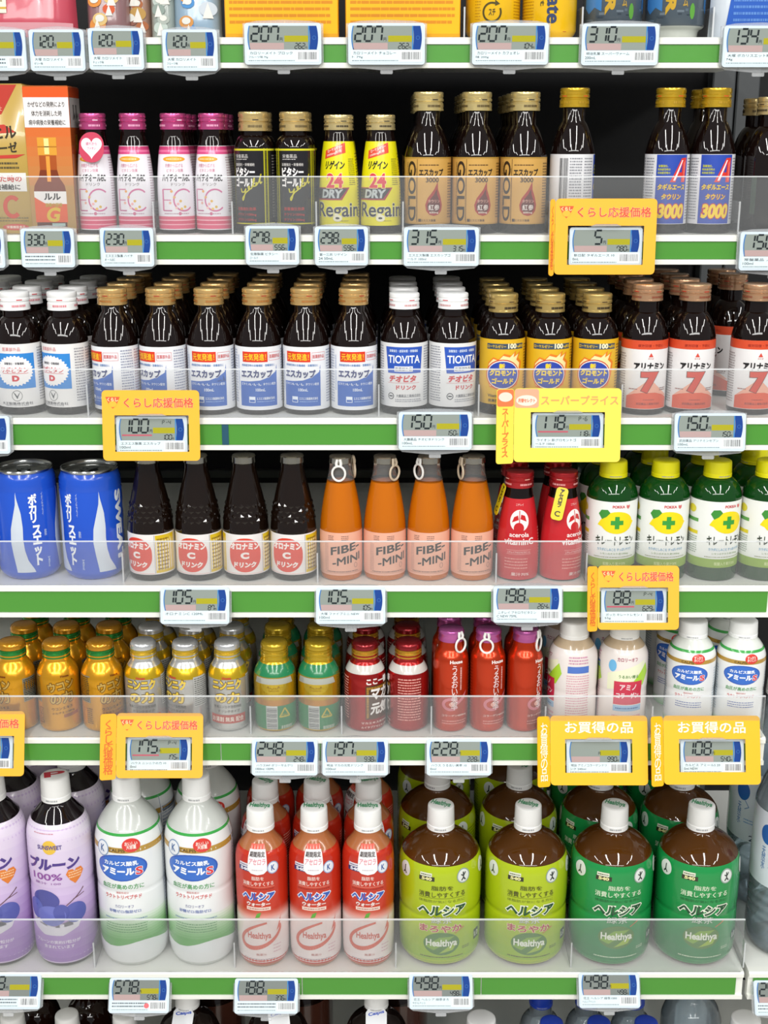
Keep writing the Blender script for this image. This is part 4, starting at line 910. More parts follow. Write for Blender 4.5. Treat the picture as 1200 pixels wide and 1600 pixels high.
def tea(key, desc, group, base, base2, mild):
    H = 176; pr = pet(R, H, 118, 15, 1.4, 62, 14)
    a = Art(); z = 0 if mild else 0
    a.grad(-157, 3, 157, 60, base2, base, 5, 1)
    tc = '#4a4a14' if mild else '#cfe0c4'; td = '#6a7418' if mild else '#0a5a28'
    a.r(-24, 108, -6, 113, '#2a2c18', 4); a.r(-23, 113, -9, 117, '#d8dcc8', 4); a.t('540', -15, 110.5, 12, 3.8, '#e0dc9c', 5, .05); a.dash(-22, 114, -10, 116, 1, '#4a4a30', 5)
    a.e(28, 112, 8.4, 8.4, '#d8dcd8', 4); a.ring(28, 112, 8.4, 8.4, 1.2, '#8a9c94', 5); a.stroke([(28, 116.5), (28, 110), (25.4, 107)], 1.6, '#2c3430', 5); a.stroke([(28, 110), (30.6, 107)], 1.6, '#2c3430', 5); a.stroke([(25, 114), (28, 112), (31, 116)], 1.3, '#2c3430', 5)
    a.t('脂肪を', 3, 100, 25, 5.4, tc, 4, .01); a.t('消費しやすくする', 3, 92, 54, 6.6, tc, 4, .015); a.r(-24, 87.4, 30, 87.9, td, 3); a.t('体脂肪が気になる方に', 3, 84, 54, 3.4, td, 4, 0)
    a.t('ヘルシア', 3, 72.5, 56, 12.4, '#1c4a2c', 4, .045, shear=.1, ol=('#e4e8d8', .08)); a.t('緑茶', 3, 61, 24, 8, '#d8dccc' if mild else '#cfdccc', 4, 0, ol=('#7a8a58' if mild else '#2a6a40', .03))
    if mild: a.t('まろやか', 2, 50.5, 50, 8.6, '#b03a50', 4, .03, ol=('#e6d8a8', .05))
    cz = 32 if mild else 40
    a.e(3, cz, 21, 14, '#4a7a2c', 4); a.p([(-16, cz - 4), (0, cz + 8), (18, cz + 9), (8, cz + 2), (-6, cz - 8)], '#7aa42c', 5); a.p([(0, cz - 12), (16, cz - 8), (22, cz + 2), (10, cz - 4)], '#96b434', 5)
    a.t('Healthya', 3, cz, 36, 11, '#e4e8dc', 6, .03); a.stroke([(18, cz + 12), (30, cz + 18)], 1.1, '#c06a3c', 4)
    a.r(46, 26, 56, 38, '#1c3a3c', 4); a.t('1.0', 51, 32, 8, 6, '#e8e8e0', 5, .03); a.dash(-22, 14, 30, 16.4, 1, tc, 3, .5); a.dash(28, 22, 38, 26, 2, tc, 3, .4)
    for u in (-46, 62):
        a.e(u, 112, 8.4, 8.4, '#d8dcd8', 4); a.stroke([(u, 116.5), (u, 110), (u - 2.6, 107)], 1.6, '#2c3430', 5); a.stroke([(u, 110), (u + 2.6, 107)], 1.6, '#2c3430', 5)
    for u in (90, -90): a.dash(u - 24, 20, u + 24, 110, 24, td, 2, .35)
    product(key, 'drink_bottle', 'bottle', desc, group, R,
            [('body', lathe('body', pr, [M('#4a2a0a', 'glass')], seg=52)), ('label', wrap('label', a, pr, 3, 124, base, 'gloss', curved=True, ustep=5, seg=56))] + petcap(15.8, 149, 176, '#efefee', 'Healthya', '#2a9460', -20))
tea('mar', 'large yellow-green tea bottle', 'large yellow-green tea bottles', '#a8bc16', '#8ab01a', True)
tea('grt', 'large deep green tea bottle', 'large deep green tea bottles', '#178a44', '#14743c', False)

for k_ in ('pru', 'aml', 'hw', 'mar', 'grt'): PROD[k_]['scale'] = 1.045; PROD[k_]['tall'] = dict(pru=1.06, aml=1.065, hw=1.085).get(k_, 1.055)
# ------------------------------------------------------------------ products on their shelves (top to bottom)
place('hc', 1, [(155, -6, HEART), (219, -8), (289, 8), (345, -14)], 3, backskip=[(0, 1), (0, 2), (1, 1), (1, 2)])
place('vit', 1, [(406, -16), (466, 6)], 2)
place('reg', 1, [(527, -6), (591, -4)], 2)
place('gold', 1, [(660, -4), (735, -2), (806, -10)], 4)
place('tag', 1, [(889, 100), (1037, 0), (1104, -4)], 2, backskip=[(0, 1), (1, 1)])
place('cream', 1, [(1192, 0)], 2)
place('lip', 2, [(-22, 8), (49, 4), (119, -26)], 4)
place('esc', 2, [(189, -46), (263, -34), (338, -4), (410, 4), (482, -10), (553, 6)], 4)
place('tio', 2, [(627, 0), (699, 26)], 4)
place('gro', 2, [(777, 0), (846, -2), (916, -8)], 4)
place('ari', 2, [(992, 6), (1063, 2), (1170, 2)], 4, backskip=[(2, 1)])
place('can', 3, [(-50, 40), (50, 2), (150, -57)], 1)
place('oro', 3, [(241, -28), (315, -10), (389, 4), (462, -12)], 1)
place('fib', 3, [(535, 2, RING_F + clear_ring(100)), (601, 6, clear_ring(40)), (667, -6, RING_S), (732, 4, clear_ring(-75))], 1)
place('ace', 3, [(807, -2, YT2), (874, 36, YT)], 2)
place('lem', 3, [(953, 2), (1030, 0), (1108, 18), (1185, 14)], 3)
place('ukon', 4, [(32, -34), (98, 18), (166, 34)], 3)
place('nin', 4, [(230, -2), (292, -36), (357, 2)], 3)
place('grn', 4, [(432, 0), (499, -6)], 3)
place('maca', 4, [(572, 16), (636, -122)], 3)
place('uru', 4, [(705, 4, URING[0]), (760, 18, URING[1]), (815, 40, URING[2])], 2)
place('ami', 4, [(892, -92), (967, 0)], 3)
place('ams', 4, [(1074, -14), (1148, -8)], 3)
place('pru', 5, [(13, -8), (112, -4)], 3)
place('aml', 5, [(213, -3), (316, -3)], 2)
place('hw', 5, [(412, -4), (492, 0), (573, 0)], 3)
place('mar', 5, [(686, -3), (818, -3)], 3)
place('grt', 5, [(949, -3), (1080, -6)], 3)

# ------------------------------------------------------------------ electronic price tags
SEG = {'0': 'abcdef', '1': 'bc', '2': 'abged', '3': 'abgcd', '4': 'fgbc', '5': 'afgcd', '6': 'afgedc', '7': 'fabc', '8': 'abcdefg', '9': 'abcdfg', '-': 'g', 'P': 'abefg'}
def seg_digits(a, s, x, y, h, c, L=3, wr=.52, gap=.36, sh=.09):
    w = h * wr; t = h * .13
    for ch in s:
        if ch == ' ': x += w * (1 + gap); continue
        P = dict(a=[(0, h), (w, h)], g=[(0, h / 2), (w, h / 2)], d=[(0, 0), (w, 0)], f=[(0, h), (0, h / 2)], b=[(w, h), (w, h / 2)], e=[(0, h / 2), (0, 0)], c=[(w, h / 2), (w, 0)])
        for q in SEG.get(ch, ''):
            (x0, y0), (x1, y1) = P[q]; dx, dy = (x1 - x0), (y1 - y0); n = hypot(dx, dy); ex, ey = dx / n * t * .45, dy / n * t * .45
            px, py = -dy / n * t / 2, dx / n * t / 2
            pts = [(x0 + ex + px, y0 + ey + py), (x0 + ex - px, y0 + ey - py), (x1 - ex - px, y1 - ey - py), (x1 - ex + px, y1 - ey + py)]
            a.p([(x + u + v * sh, y + v) for u, v in pts], c, L)
        x += w * (1 + gap)
    return x
def tag_art(W, price, sub, top, lines, seed, old=False):
    a = Art(); a.rnd = random.Random(seed); w = W / 2 - 3.2
    y0, y1 = 14.6, 37.4                                    # screen window
    bow = 1.6
    L_ = [(-w + bow * (1 - ((k - 4) / 4) ** 2) * -1 + bow, y0 + (y1 - y0) * k / 8) for k in range(9)]
    R_ = [(w - bow + bow * (1 - ((k - 4) / 4) ** 2), y0 + (y1 - y0) * k / 8) for k in range(9)]
    for k in range(8): a.p([L_[k], R_[k], R_[k + 1], L_[k + 1]], '#8a938d' if not old else '#7c837f', 1)
    s = W / 80
    bx = w - 9.5 * max(s, .82)
    for k in range(8):
        a.p([(bx + 1.2 * (1 - ((k - 4) / 4) ** 2), y0 + (y1 - y0) * k / 8), R_[k], R_[k + 1], (bx + 1.2 * (1 - ((k - 3) / 4) ** 2), y0 + (y1 - y0) * (k + 1) / 8)], '#17408c', 2)
        a.p([L_[k], (L_[k][0] + 1.1, L_[k][1]), (L_[k + 1][0] + 1.1, L_[k + 1][1]), L_[k + 1]], '#3c78b8', 2)
    a.ring(bx + 5.4 * s, 26, 2.0, 2.0, .4, '#3c70b4', 3, n=14); a.r(bx - .6, y0, bx + .5, y1, '#3f86c4', 3)
    if top:
        a.r(-w + 3, y0 + 4.5, bx - (w + bx) * .42, y0 + 6.2, '#b85a68', 2); seg_digits(a, 'P', bx - 15 * s, 31.6, 4, '#2c3430', 4); seg_digits(a, '-' + top, bx - 11 * s, 31.6, 4, '#2c3430', 4)
    else: a.r(-w + 2, y0, -w + 2 + (w + bx) * .56, y0 + 6.4, '#b39a98', 2)
    a.r(bx - (w + bx) * .40, y0 + 7.4, bx - .8, y0 + 13.4, '#a6a01e', 2)
    hd = 14 if W > 70 else 10.6
    wd = .52 if W > 70 else .45
    n = len(price); xs = max(-w + 3.2, bx - (w + bx) * .40 - 4.4 * s - n * hd * wd * 1.36)
    xe = seg_digits(a, price, xs, y0 + 8.2 if hd == 14 else y0 + 8.6, hd, '#20282a', 4, wd)
    a.t('円', xe + 1.0 * s, y0 + 9.8, 2.8 * max(s, .75), 3.4, '#20282a', 4, 0)
    if sub: xe = seg_digits(a, sub, bx - (len(sub) * 5.2 * .52 * 1.36 + 3.6), y0 + .8, 5.2, '#20282a', 4); a.t('円', xe + .6, y0 + 1.8, 2, 2.2, '#20282a', 4, 0)
    return a
def tag_paper(W, lines, seed, dot=False):
    a = Art(); a.rnd = random.Random(seed); w = W / 2 - 2.2
    a.p(rrect(-w, 2.4, w, 14.2, 1.2, 3), '#d3e4ea', 1); bx = w - W * .30
    a.r(bx, 3.0, w - .6, 13.6, '#e4e8ea', 2); a.bars(bx + 2, 5, w - 2, 12.2, '#5a5c60', 3)
    if lines:
        a.t(lines[0], -w + 1.6 + (bx + w - 4) / 2, 11.2, (bx + w - 4) * .94, 3, '#30343a', 3, 0)
        if len(lines) > 1: a.t(lines[1], -w + 1.6 + min((bx + w - 4) * .5, len(lines[1]) * 2.2) / 2, 7.2, min((bx + w - 4) * .5, len(lines[1]) * 2.2), 2.6, '#30343a', 3, 0)
    else: a.dash(-w + 1.6, 6, bx - 1.6, 13, 2, '#5a6068', 3, .4, .8, 2.2)
    a.dash(-w + 1.6, 3.0, bx - 1.6, 4.8, 1, '#8a98a0', 3, .5, .8, 2.4)
    if dot: a.e(bx - 3, 8.4, 3, 3, '#e06a70', 4, 16)
    return a
TN = [0]
def price_tag(s, x0, x1, yc, price, sub=None, top=None, lines=None, label=None, card=None, W=None, dot=False, dy=0.0, X=None, holder=True):
    TN[0] += 1; seed = TN[0]
    Y = D[s] - .0085 + dy; z = z_at(yc, Y); px = (x0 + x1) / 2; Xc = x_at(px, Y, z)
    W = W or (x1 - x0) * mm_px(Y, z) * 1000 - 4
    t = empty('price_tag', (Xc, Y, z), 0, -radians(TILT[s]))
    tag(t, label, 'price tag', 'electronic shelf price tags')
    zo = -21
    body = plate('tag_body', rrect(-W / 2, 0, W / 2, 40, 3), [], 4.5, [M('#c9d6e0', 'plastic')]); part('tag_body', body, t, (0, 0, zo / 1000))
    scr = part('screen', flat('screen', tag_art(W, price, sub, top, lines, seed, s >= 5), 'lcd', .1), t, (0, 0, zo / 1000), label='grey price display with blue edge')
    part('paper_label', flat('paper_label', tag_paper(W, lines, seed, dot), 'paper', .1), t, (0, 0, zo / 1000), label='printed paper strip with barcode')
    if holder:
        out = [(-W / 2 - 2, 2), (-W / 2 + 4, -2.5), (-8, -5), (8, -5), (W / 2 - 4, -2.5), (W / 2 + 2, 2), (W / 2 + 2, 40), (W / 2 - 12, 42.5), (0, 43.6), (-W / 2 + 12, 42.5), (-W / 2 - 2, 40)]
        hd = part('holder', plate('holder', out, [], 2.2, [HOLDER]), t, (0, .0048, zo / 1000), label='clear plastic tag holder')
        part('release_tab', plate('release_tab', rrect(-6.4, -9, 6.4, -4.6, 1.2, 3), [], 2.0, [HOLDER]), hd)
    return t
K = 'electronic price tag'
price_tag(0, -48, 43, 77, '120', None, None, None, K + ' cut by left edge on top rail, farthest left', W=56)
price_tag(0, 45, 133, 77, '120', None, None, ['大塚 カロリメイト', 'ゼリー味'], K + ' reading 120, second from left on top rail', W=56)
price_tag(0, 137, 225, 75, '120', None, None, ['大塚 カロリメイト', 'チェック味'], K + ' reading 120, third from left on top rail', W=56)
price_tag(0, 253, 341, 77, '120', None, None, ['大塚 カロリメイト', 'フルーツ味'], K + ' reading 120, fourth from left on top rail', W=56)
price_tag(0, 379, 505, 67, '207', '262', None, ['カロリーメイト ブロック', 'フルーツ味 79g'], K + ' reading 207 under the left yellow box')
price_tag(0, 541, 667, 67, '207', '262', None, ['カロリーメイト チョコレー', 'ト 79g'], K + ' reading 207 under the right yellow box')
price_tag(0, 735, 860, 67, '207', '104', None, ['カロリーメイト カフェオレ', '味 200g'], K + ' reading 207 under the yellow cans')
price_tag(0, 906, 1032, 68, '310', None, None, ['明治乳業 スーパーヴァーム', '200mL'], K + ' reading 310 on the top rail')
price_tag(0, 1127, 1253, 71, '134', None, None, ['大塚 ポカリスエット粉', '74g'], K + ' cut by right edge on top rail')
price_tag(1, -78, 8, 387, '330', None, None, None, K + ' cut by left edge on second rail', W=56)
price_tag(1, 30, 119, 386, '330', None, None, None, K + ' on second rail below the orange box', W=56)
price_tag(1, 155, 242, 385, '230', None, None, ['エスエス製薬 ハイチ', 'オールEC'], K + ' reading 230 below pink-capped bottles', W=56)
price_tag(1, 382, 469, 382, '278', '556', None, ['佐藤製薬 ビタシー', 'ゴールド'], K + ' reading 278 below black label bottles', W=56)
price_tag(1, 490, 577, 383, '298', '596', None, ['第一三共 リゲイン', '24 50mL'], K + ' reading 298 below yellow sleeved bottles', W=56)
price_tag(1, 628, 751, 384, '315', '315', None, ['エスエス製薬 エスカップゴ', 'ールド 100ml'], K + ' reading 315 below tan label bottles')
price_tag(1, 1153, 1275, 391, '150', None, None, ['常盤薬品 ノエビア', '100ml'], K + ' cut by right edge on second rail')
price_tag(2, -104, 18, 678, '150', None, None, None, K + ' cut by left edge on third rail')
price_tag(2, 620, 740, 672, '150', '150', None, ['大鵬薬品 チオビタドリンク', '100mL'], K + ' reading 150 below blue banner bottles')
price_tag(2, 1051, 1168, 674, '150', '150', None, ['武田薬品 アリナミンセブン', '100mL'], K + ' reading 150 below numeral label bottles')
price_tag(3, 248, 361, 945, '105', '87', None, ['オロナミンC 120ML'], K + ' reading 105 below brown bottles')
price_tag(3, 491, 605, 945, '105', '105', None, ['大塚 ファイブミニ NEW', '100ml'], K + ' reading 105 below orange bottles')
price_tag(3, 768, 881, 943, '198', '264', None, ['ニチレイ アセロラビタミン', 'C NEW 75ML'], K + ' reading 198 below red sleeved bottles')
price_tag(4, 391, 499, 1182, '248', '248', None, ['ハウスWF ボリーサルデリ', '1000ml 100ML'], K + ' reading 248 below gold and green cans')
price_tag(4, 501, 609, 1182, '197', '938', None, ['明治 マカの元気ドリンク', '100ml'], K + ' reading 197 below dark red cans')
price_tag(4, 664, 770, 1182, '228', '228', None, ['ハウス うるおい美率 10', '0ml'], K + ' reading 228 below slim red cans')
price_tag(5, -40, 66, 1548, '59', None, None, None, K + ' cut by left edge on lowest rail')
price_tag(5, 168, 267, 1554, '578', '578', None, None, K + ' reading 578 with a pink dot', dot=True)
price_tag(5, 364, 468, 1555, '188', '376', None, None, K + ' reading 188 below red water bottles')
price_tag(5, 637, 741, 1548, '498', '498', None, ['花王 ヘルシア 緑茶まろ', 'やか1Lペット'], K + ' reading 498 below yellow-green tea bottles')
price_tag(5, 902, 1002, 1546, '498', '498', None, ['花王 ヘルシア 緑茶1000', 'ヘルシアペット'], K + ' reading 498 below deep green tea bottles')
price_tag(5, 1176, 1282, 1558, '258', None, None, None, K + ' cut by right edge on the neighbouring rail')

# ------------------------------------------------------------------ promotion cards round a tag
def sun_mark(a, cx, cy, s, c='#d8552c', tcol='#f4dca0'):
    a.p([(cx - 8 * s, cy + 6 * s), (cx + 8 * s, cy + 6 * s), (cx + 4 * s, cy - 3 * s), (cx, cy - 7 * s), (cx - 4 * s, cy - 3 * s)], c, 2)
    a.e(cx, cy - 2 * s, 4.4 * s, 3.4 * s, '#f0b030', 3); a.t('くらし', cx, cy + 3 * s, 12 * s, 4.4 * s, tcol, 4, .04)
def promo(s, x0, x1, y0, y1, kind, tx, ty, price, sub, top, lines, label, tlabel, flap=None, dy=0.0, tw=None):
    """card x0..x1, y0..y1 and tag window tx=(x0,x1), ty=(y0,y1) in photograph pixels"""
    Y = D[s] - .010 + dy; yc = (y0 + y1) / 2; z = z_at(yc, Y); Xc = x_at((x0 + x1) / 2, Y, z); k = mm_px(Y, z) * 1000
    phi = atan2(CZ - z, Y); tl = radians(TILT[s]); vk = k / max(.6, cos(phi - tl))                       # tilted card seen from above
    W, H = (x1 - x0) * k, (y1 - y0) * vk
    wx0, wx1 = (tx[0] - (x0 + x1) / 2) * k, (tx[1] - (x0 + x1) / 2) * k; wz0, wz1 = (yc - ty[1]) * vk, (yc - ty[0]) * vk
    base = dict(kurashi='#f0b02c', super='#ecd850', okai='#f0b616')[kind]
    r = empty('promotion_card', (Xc, Y, z), 0, -tl); tag(r, label, 'price card', 'yellow promotion cards')
    part('card', plate('card', rrect(-W / 2, -H / 2, W / 2, H / 2, 4.5), [rrect(wx0, wz0, wx1, wz1, .6, 2)], .9, [M(base, 'paper')]), r)
    a = Art(); hz = (wz1 + H / 2) / 2
    if kind == 'kurashi':
        sun_mark(a, -W / 2 + 11.5, hz + .5, .95); a.t('くらし応援価格', 8.5, hz, W - 29, min(10.5, (H / 2 - wz1) * .66), '#d84a26', 3, .02, ol=('#f9dcb4', .014))
    elif kind == 'super':
        a.p(rrect(-W / 2 + .5, hz - 8, -W / 2 + 26, H / 2 - .6, 3), '#f0a080', 1); a.e(-W / 2 + 13, hz - .3, 11, 5.6, '#f4d8c8', 2); a.t('月替セレクト', -W / 2 + 13, hz - .3, 18, 4.4, '#e07a5a', 3, .05)
        a.t('スーパープライス', 12.5, hz, W - 31, 10, '#e89a5a', 3, .02)
    else:
        a.t('お買得の品', 0, hz, W * .70, min(13, (H / 2 - wz1) * .74), '#f6f1da', 3, .022)
    part('card_print', flat('card_print', a, 'paper', .05), r)
    if flap:
        fw = flap * k * 1.15
        fl = part('side_flap', plate('side_flap', rrect(-fw, -H / 2 - 1.5, 0, H / 2 - .5, 3), [], .8, [M(base, 'paper')]), r, ((-W / 2 - .3) / 1000, 0, 0), (0, 0, radians(26)), label='folded side flap with vertical lettering')
        b = Art(); tt = dict(kurashi='くらし応援価格', super='ス｜パ｜プライス', okai='お買得の品')[kind]; c = dict(kurashi='#d8642e', super='#e07a3a', okai='#f6f1da')[kind]
        if kind == 'super': b.p(rrect(-fw + .4, H / 2 - 19, -.4, H / 2 - 1.2, 2.6), '#e87848', 1); b.e(-fw / 2, H / 2 - 9, fw * .4, 5, '#f4d8c8', 2); b.t(tt, -fw / 2, -8, fw * .42, H * .66, c, 2, .03, vert=True)
        else: b.t(tt, -fw / 2, -1.5, fw * .6, H * .84, c, 2, .012, vert=True)
        part('flap_print', flat('flap_print', b, 'paper', .05), fl)
    part('window_clip', plate('window_clip', [(-16, wz1 - .6), (16, wz1 - .6), (11, wz1 + 1.6), (-11, wz1 + 1.6)], [], 1.2, [HOLDER]), r, ((wx0 + wx1) / 2000, -.0012, 0))
    if price is not None:
        price_tag(s, tx[0] + 1, tx[1] - 1, (ty[0] + ty[1]) / 2 + 1, price, sub, top, lines, tlabel, dy=.002 + dy, W=(wx1 - wx0) - 3, holder=False)
promo(1, 867, 1025, 312, 428, 'kurashi', (887, 1006), (353, 413), '  5', '780', None, ['新日配 タギルエース 10', '0mL'], 'orange support-price card on second rail below blue label bottles', K + ' half lost in glare inside second-rail orange card', 8)
promo(2, 160, 312, 610, 720, 'kurashi', (179, 295), (649, 706), '100', '100', '4', ['エスエス製薬 エスカップ', '100ml'], 'orange support-price card on third rail below white-blue bottles', K + ' reading 100 inside third-rail orange card')
promo(2, 803, 970, 607, 722, 'super', (829, 945), (644, 700), '118', '118', '6', ['ライオン 新グロモントゴ', 'ールド 100ml'], 'bright lemon-yellow price card below yellow label bottles', K + ' reading 118 inside the lemon-yellow card', 27)
promo(3, 934, 1061, 884, 984, 'kurashi', (937, 1044), (918, 973), '88', '629', '4', ['ポッカ キレートレモン 1', '55g'], 'orange support-price card on fourth rail below lemon label bottles', K + ' reading 88 inside fourth-rail orange card', 16)
promo(4, -112, 38, 1112, 1212, 'kurashi', (-94, 22), (1150, 1200), '175', None, '4', None, 'orange support-price card cut by left edge on fifth rail', K + ' cut by left edge inside orange card')
promo(4, 182, 317, 1115, 1215, 'kurashi', (196, 300), (1152, 1203), '175', '175', '4', ['ハウス ニンニクの力 10', '0ml'], 'orange support-price card on fifth rail below silver-yellow cans', K + ' reading 175 inside fifth-rail orange card', 22)
promo(4, 860, 1012, 1119, 1226, 'okai', (883, 988), (1155, 1207), '   ', '990', None, ['明治 アミノコラーゲンドリ', 'ンク 240ml'], 'golden bargain card with white lettering below white-lime bottles', K + ' washed out by glare in left golden card', 20)
promo(4, 1037, 1188, 1119, 1225, 'okai', (1061, 1165), (1155, 1206), '108', '540', None, ['カルピス アミールS 20', '0ml NEW'], 'golden bargain card with white lettering at right end', K + ' reading 108 inside right golden card', 20)

# ------------------------------------------------------------------ top shelf goods
def carton(name, x0, x1, s, h, dep, art, side, label, cat='box', gap=.012, col='#e8b020', rz=0, dy=0, group=None, topcol=None, sideart=None):
    Y = D[s] + gap + dy; a0, a1 = x_at(x0, Y, ZS[s]), x_at(x1, Y, ZS[s]); w = a1 - a0
    r = empty(name, ((a0 + a1) / 2, Y, ZS[s] + .0002), rz); tag(r, label, cat, group)
    part('carton', box_mesh('carton', (w, dep, h), [M(col, 'gloss')], .0008, (0, dep / 2, 0)), r)
    part('front_print', flat('front_print', art(w * 1000, h * 1000), 'gloss', .1), r)
    if sideart:
        part('side_print', flat('side_print', sideart(dep * 1000, h * 1000), 'gloss', .1), r, (w / 2, dep / 2, 0), (0, 0, pi / 2))
    part('flap_lid', box_mesh('flap_lid', (w - .002, dep - .002, .0006), [M(topcol or col, 'gloss')], 0, (0, dep / 2, h)), r)
    return r
def mate(w, h):
    a = Art(); a.r(-w / 2 + 1, 1, w / 2 - 1, h - 1, '#eeb112', 1); a.dash(-w / 2 + 5, 12, w / 2 - 6, h - 60, 20, '#cf8412', 2, .45, 3, 12)
    a.t('CalorieMate', 0, h - 30, w * .8, 16, '#2a3a58', 3, .03); a.r(-w / 2 + 1, 1, w / 2 - 1, 4, '#d99c14', 2); return a
carton('snack_box', 352, 529, 0, .20, .028, mate, None, 'yellow snack box on top shelf, left of the two', col='#e6a010', group='yellow snack boxes')
carton('snack_box', 540, 719, 0, .20, .028, mate, None, 'yellow snack box on top shelf, right of the two', col='#e6a010', group='yellow snack boxes')
R = 28.5
cn = [(0, 4), (R - 9, 4), (R - 6, 0), (R - 4.6, .6), (R - 1.6, 5), (R, 8), (R, 108), (R - 1, 112), (R - 4, 118), (R - 4.6, 120), (R - 6, 119), (0, 117)]
a = Art()
for u in (-3,):
    a.ring(u, 25, 10, 10, 1.9, '#4a4014', 3, 60, 385); a.t('スチ', u, 25, 7, 7, '#4a4014', 3, .03); a.p([(u + 3, 37), (u + 3, 31), (u + 8, 33)], '#4a4014', 3)
a.t('カフェオレ味', -6, 52, 24, 6, '#4a4014', 3, .03); a.dash(-22, 14, -15, 60, 16, '#c09018', 2, .4); a.r(14, 6, 17, 112, '#8a8868', 2); a.r(19, 6, 60, 112, '#dca022', 1); a.r(-60, 6, -20, 112, '#dca022', 1)
a.dash(22, 10, 50, 100, 30, '#b98a18', 2, .4)
for u in (72, ):
    a.t('CalorieMate', u, 66, 104, 15, '#2c3c60', 3, .03, rot=-90); a.t('Café au lait', u - 12, 66, 70, 5, '#5a5020', 3, .02, rot=-90); a.r(u + 11, 6, u + 15, 112, '#c03a24', 2)
product('cafe', 'beverage_can', 'can', 'yellow drinks can on top shelf', 'yellow cans on the top shelf', R,
        [('body', lathe('body', cn, [M('#e8b81a', 'gloss')], seg=44, ang=60)), ('label', wrap('label', a, cn, kind='gloss', off=.1))])
place('cafe', 0, [(769, 0), (857, -142)], 1)
R = 31
vb = chaikin([(0, 2), (R - 10, 2), (R - 8, 0), (R - 7, 1.5), (R - 6, 9), (R - 1, 11), (R, 15), (R, 100), (R - 4, 112), (R - 12, 124), (15, 130), (15, 138), (0, 138)], 1)
a = Art(); rv = random.Random(5)
for k in range(150):
    x, z = rv.uniform(-95, 95), rv.uniform(14, 104); a.r(x, z, min(x + rv.uniform(3, 10), 97), z + rv.uniform(1.2, 3), rv.choice(['#4a5560', '#3a4550', '#64707a', '#556470', '#2f3a44']), 1)
for u in (-32, 40):
    a.fan([(u - 10, 30), (u - 4, 24), (u + 4, 30), (u + 12, 26), (u + 12, 60), (u + 4, 92), (u - 8, 70)], '#3c78b4', 2); a.t('SUPER', u + 21, 62, 80, 11, '#c09a28', 3, .06, rot=-90); a.t('ヴァーム', u + 36, 50, 5.4, 40, '#a88a3c', 3, .03, vert=True); a.e(u + 44, 26, 3, 8, '#5a9a3c', 3, 10)
product('vaam', 'drink_bottle', 'bottle', 'slate-grey bottle with blue blotches on top shelf', 'slate-grey bottles on the top shelf', R,
        [('body', lathe('body', vb, [M('#b4b8b0', 'gloss')], seg=44)), ('label', wrap('label', a, vb, 12, 104, '#48535c', 'gloss', curved=True))] + petcap(15.6, 130, 150, '#d8d8d8'))
place('vaam', 0, [(955, 6), (1052, 0)], 1)
stock_shelves()
def pouch(name, x0, x1, s, h, thick, mat, label, group=None, art=None, gap=.012, dy=0, top=None, lean=6, cat='pouch', foot=0):
    Y = D[s] + gap + thick / 2 + dy; a0, a1 = x_at(x0, Y, ZS[s]), x_at(x1, Y, ZS[s]); w = a1 - a0
    nx, nz = 14, 16; v, f = [], []
    def dep(u, t):      # half thickness; stand-up pouch: fat at the bottom, sealed at the top and sides
        return thick / 2 * max(0, 1 - (2 * u - 1) ** 4) * (1 - t) ** .6 * (1 if t > .04 else .85) + .0004
    for side in (-1, 1):
        for j in range(nz + 1):
            for i in range(nx + 1):
                u, t = i / nx, j / nz; wob = .0012 * sin(i * 2.3 + j * 1.7) * (1 - abs(2 * u - 1))
                v.append(((u - .5) * w * (1 - .03 * sin(pi * t)), side * (dep(u, t) + wob * .5), t * h))
    n1 = (nx + 1) * (nz + 1)
    for j in range(nz):
        for i in range(nx):
            q = j * (nx + 1) + i; f.append((q, q + 1, q + nx + 2, q + nx + 1)); q += n1; f.append((q, q + nx + 1, q + nx + 2, q + 1))
    for j in range(nz):
        for i in (0, nx):
            q = j * (nx + 1) + i; f.append((q, q + nx + 1, q + n1 + nx + 1, q + n1) if i == 0 else (q, q + n1, q + n1 + nx + 1, q + nx + 1))
    for i in range(nx): f.append((i, i + n1, i + n1 + 1, i + 1)); q = nz * (nx + 1) + i; f.append((q, q + 1, q + n1 + 1, q + n1))
    me = bpy.data.meshes.new('film'); me.from_pydata(v, [], f); finish(me, [mat], ang=60)
    r = empty(name, ((a0 + a1) / 2, Y, ZS[s] + .0003)); tag(r, label, cat, group)
    part('film', me, r)
    if art:
        A = art(w * 1000, h * 1000); polys = cut(cut(A.f, 0, 5), 1, 5)
        def mp(x, z, L):
            u = min(1, max(0, x / (w * 1000) + .5)); t = min(1, max(0, z / (h * 1000)))
            return (x, -(dep(u, t) * 1000 + .8 + L * LSTEP * 2), z), (0, -1, 0)
        part('front_print', art_mesh('front_print', polys, mp, 'gloss'), r)
    return r
def red_art(w, h):
    a = Art(); a.r(-w / 2 + 8, 24, -w / 2 + 42, 52, '#e8e0d0', 1); a.r(-w / 2 + 8, 28, -w / 2 + 42, 30, '#d0a840', 2); a.r(-w / 2 + 8, 46, -w / 2 + 42, 48, '#d0a840', 2); a.dash(-w / 2 + 12, 34, -w / 2 + 38, 42, 2, '#a89a78', 2)
    a.r(-w / 2 + 4, 4, w / 2 - 4, 15, '#d0949c', 1); return a
pouch('snack_pouch', -40, 124, 0, .16, .045, M('#c04a5c', 'gloss'), 'rose-red pouch at left end of top shelf', art=red_art)
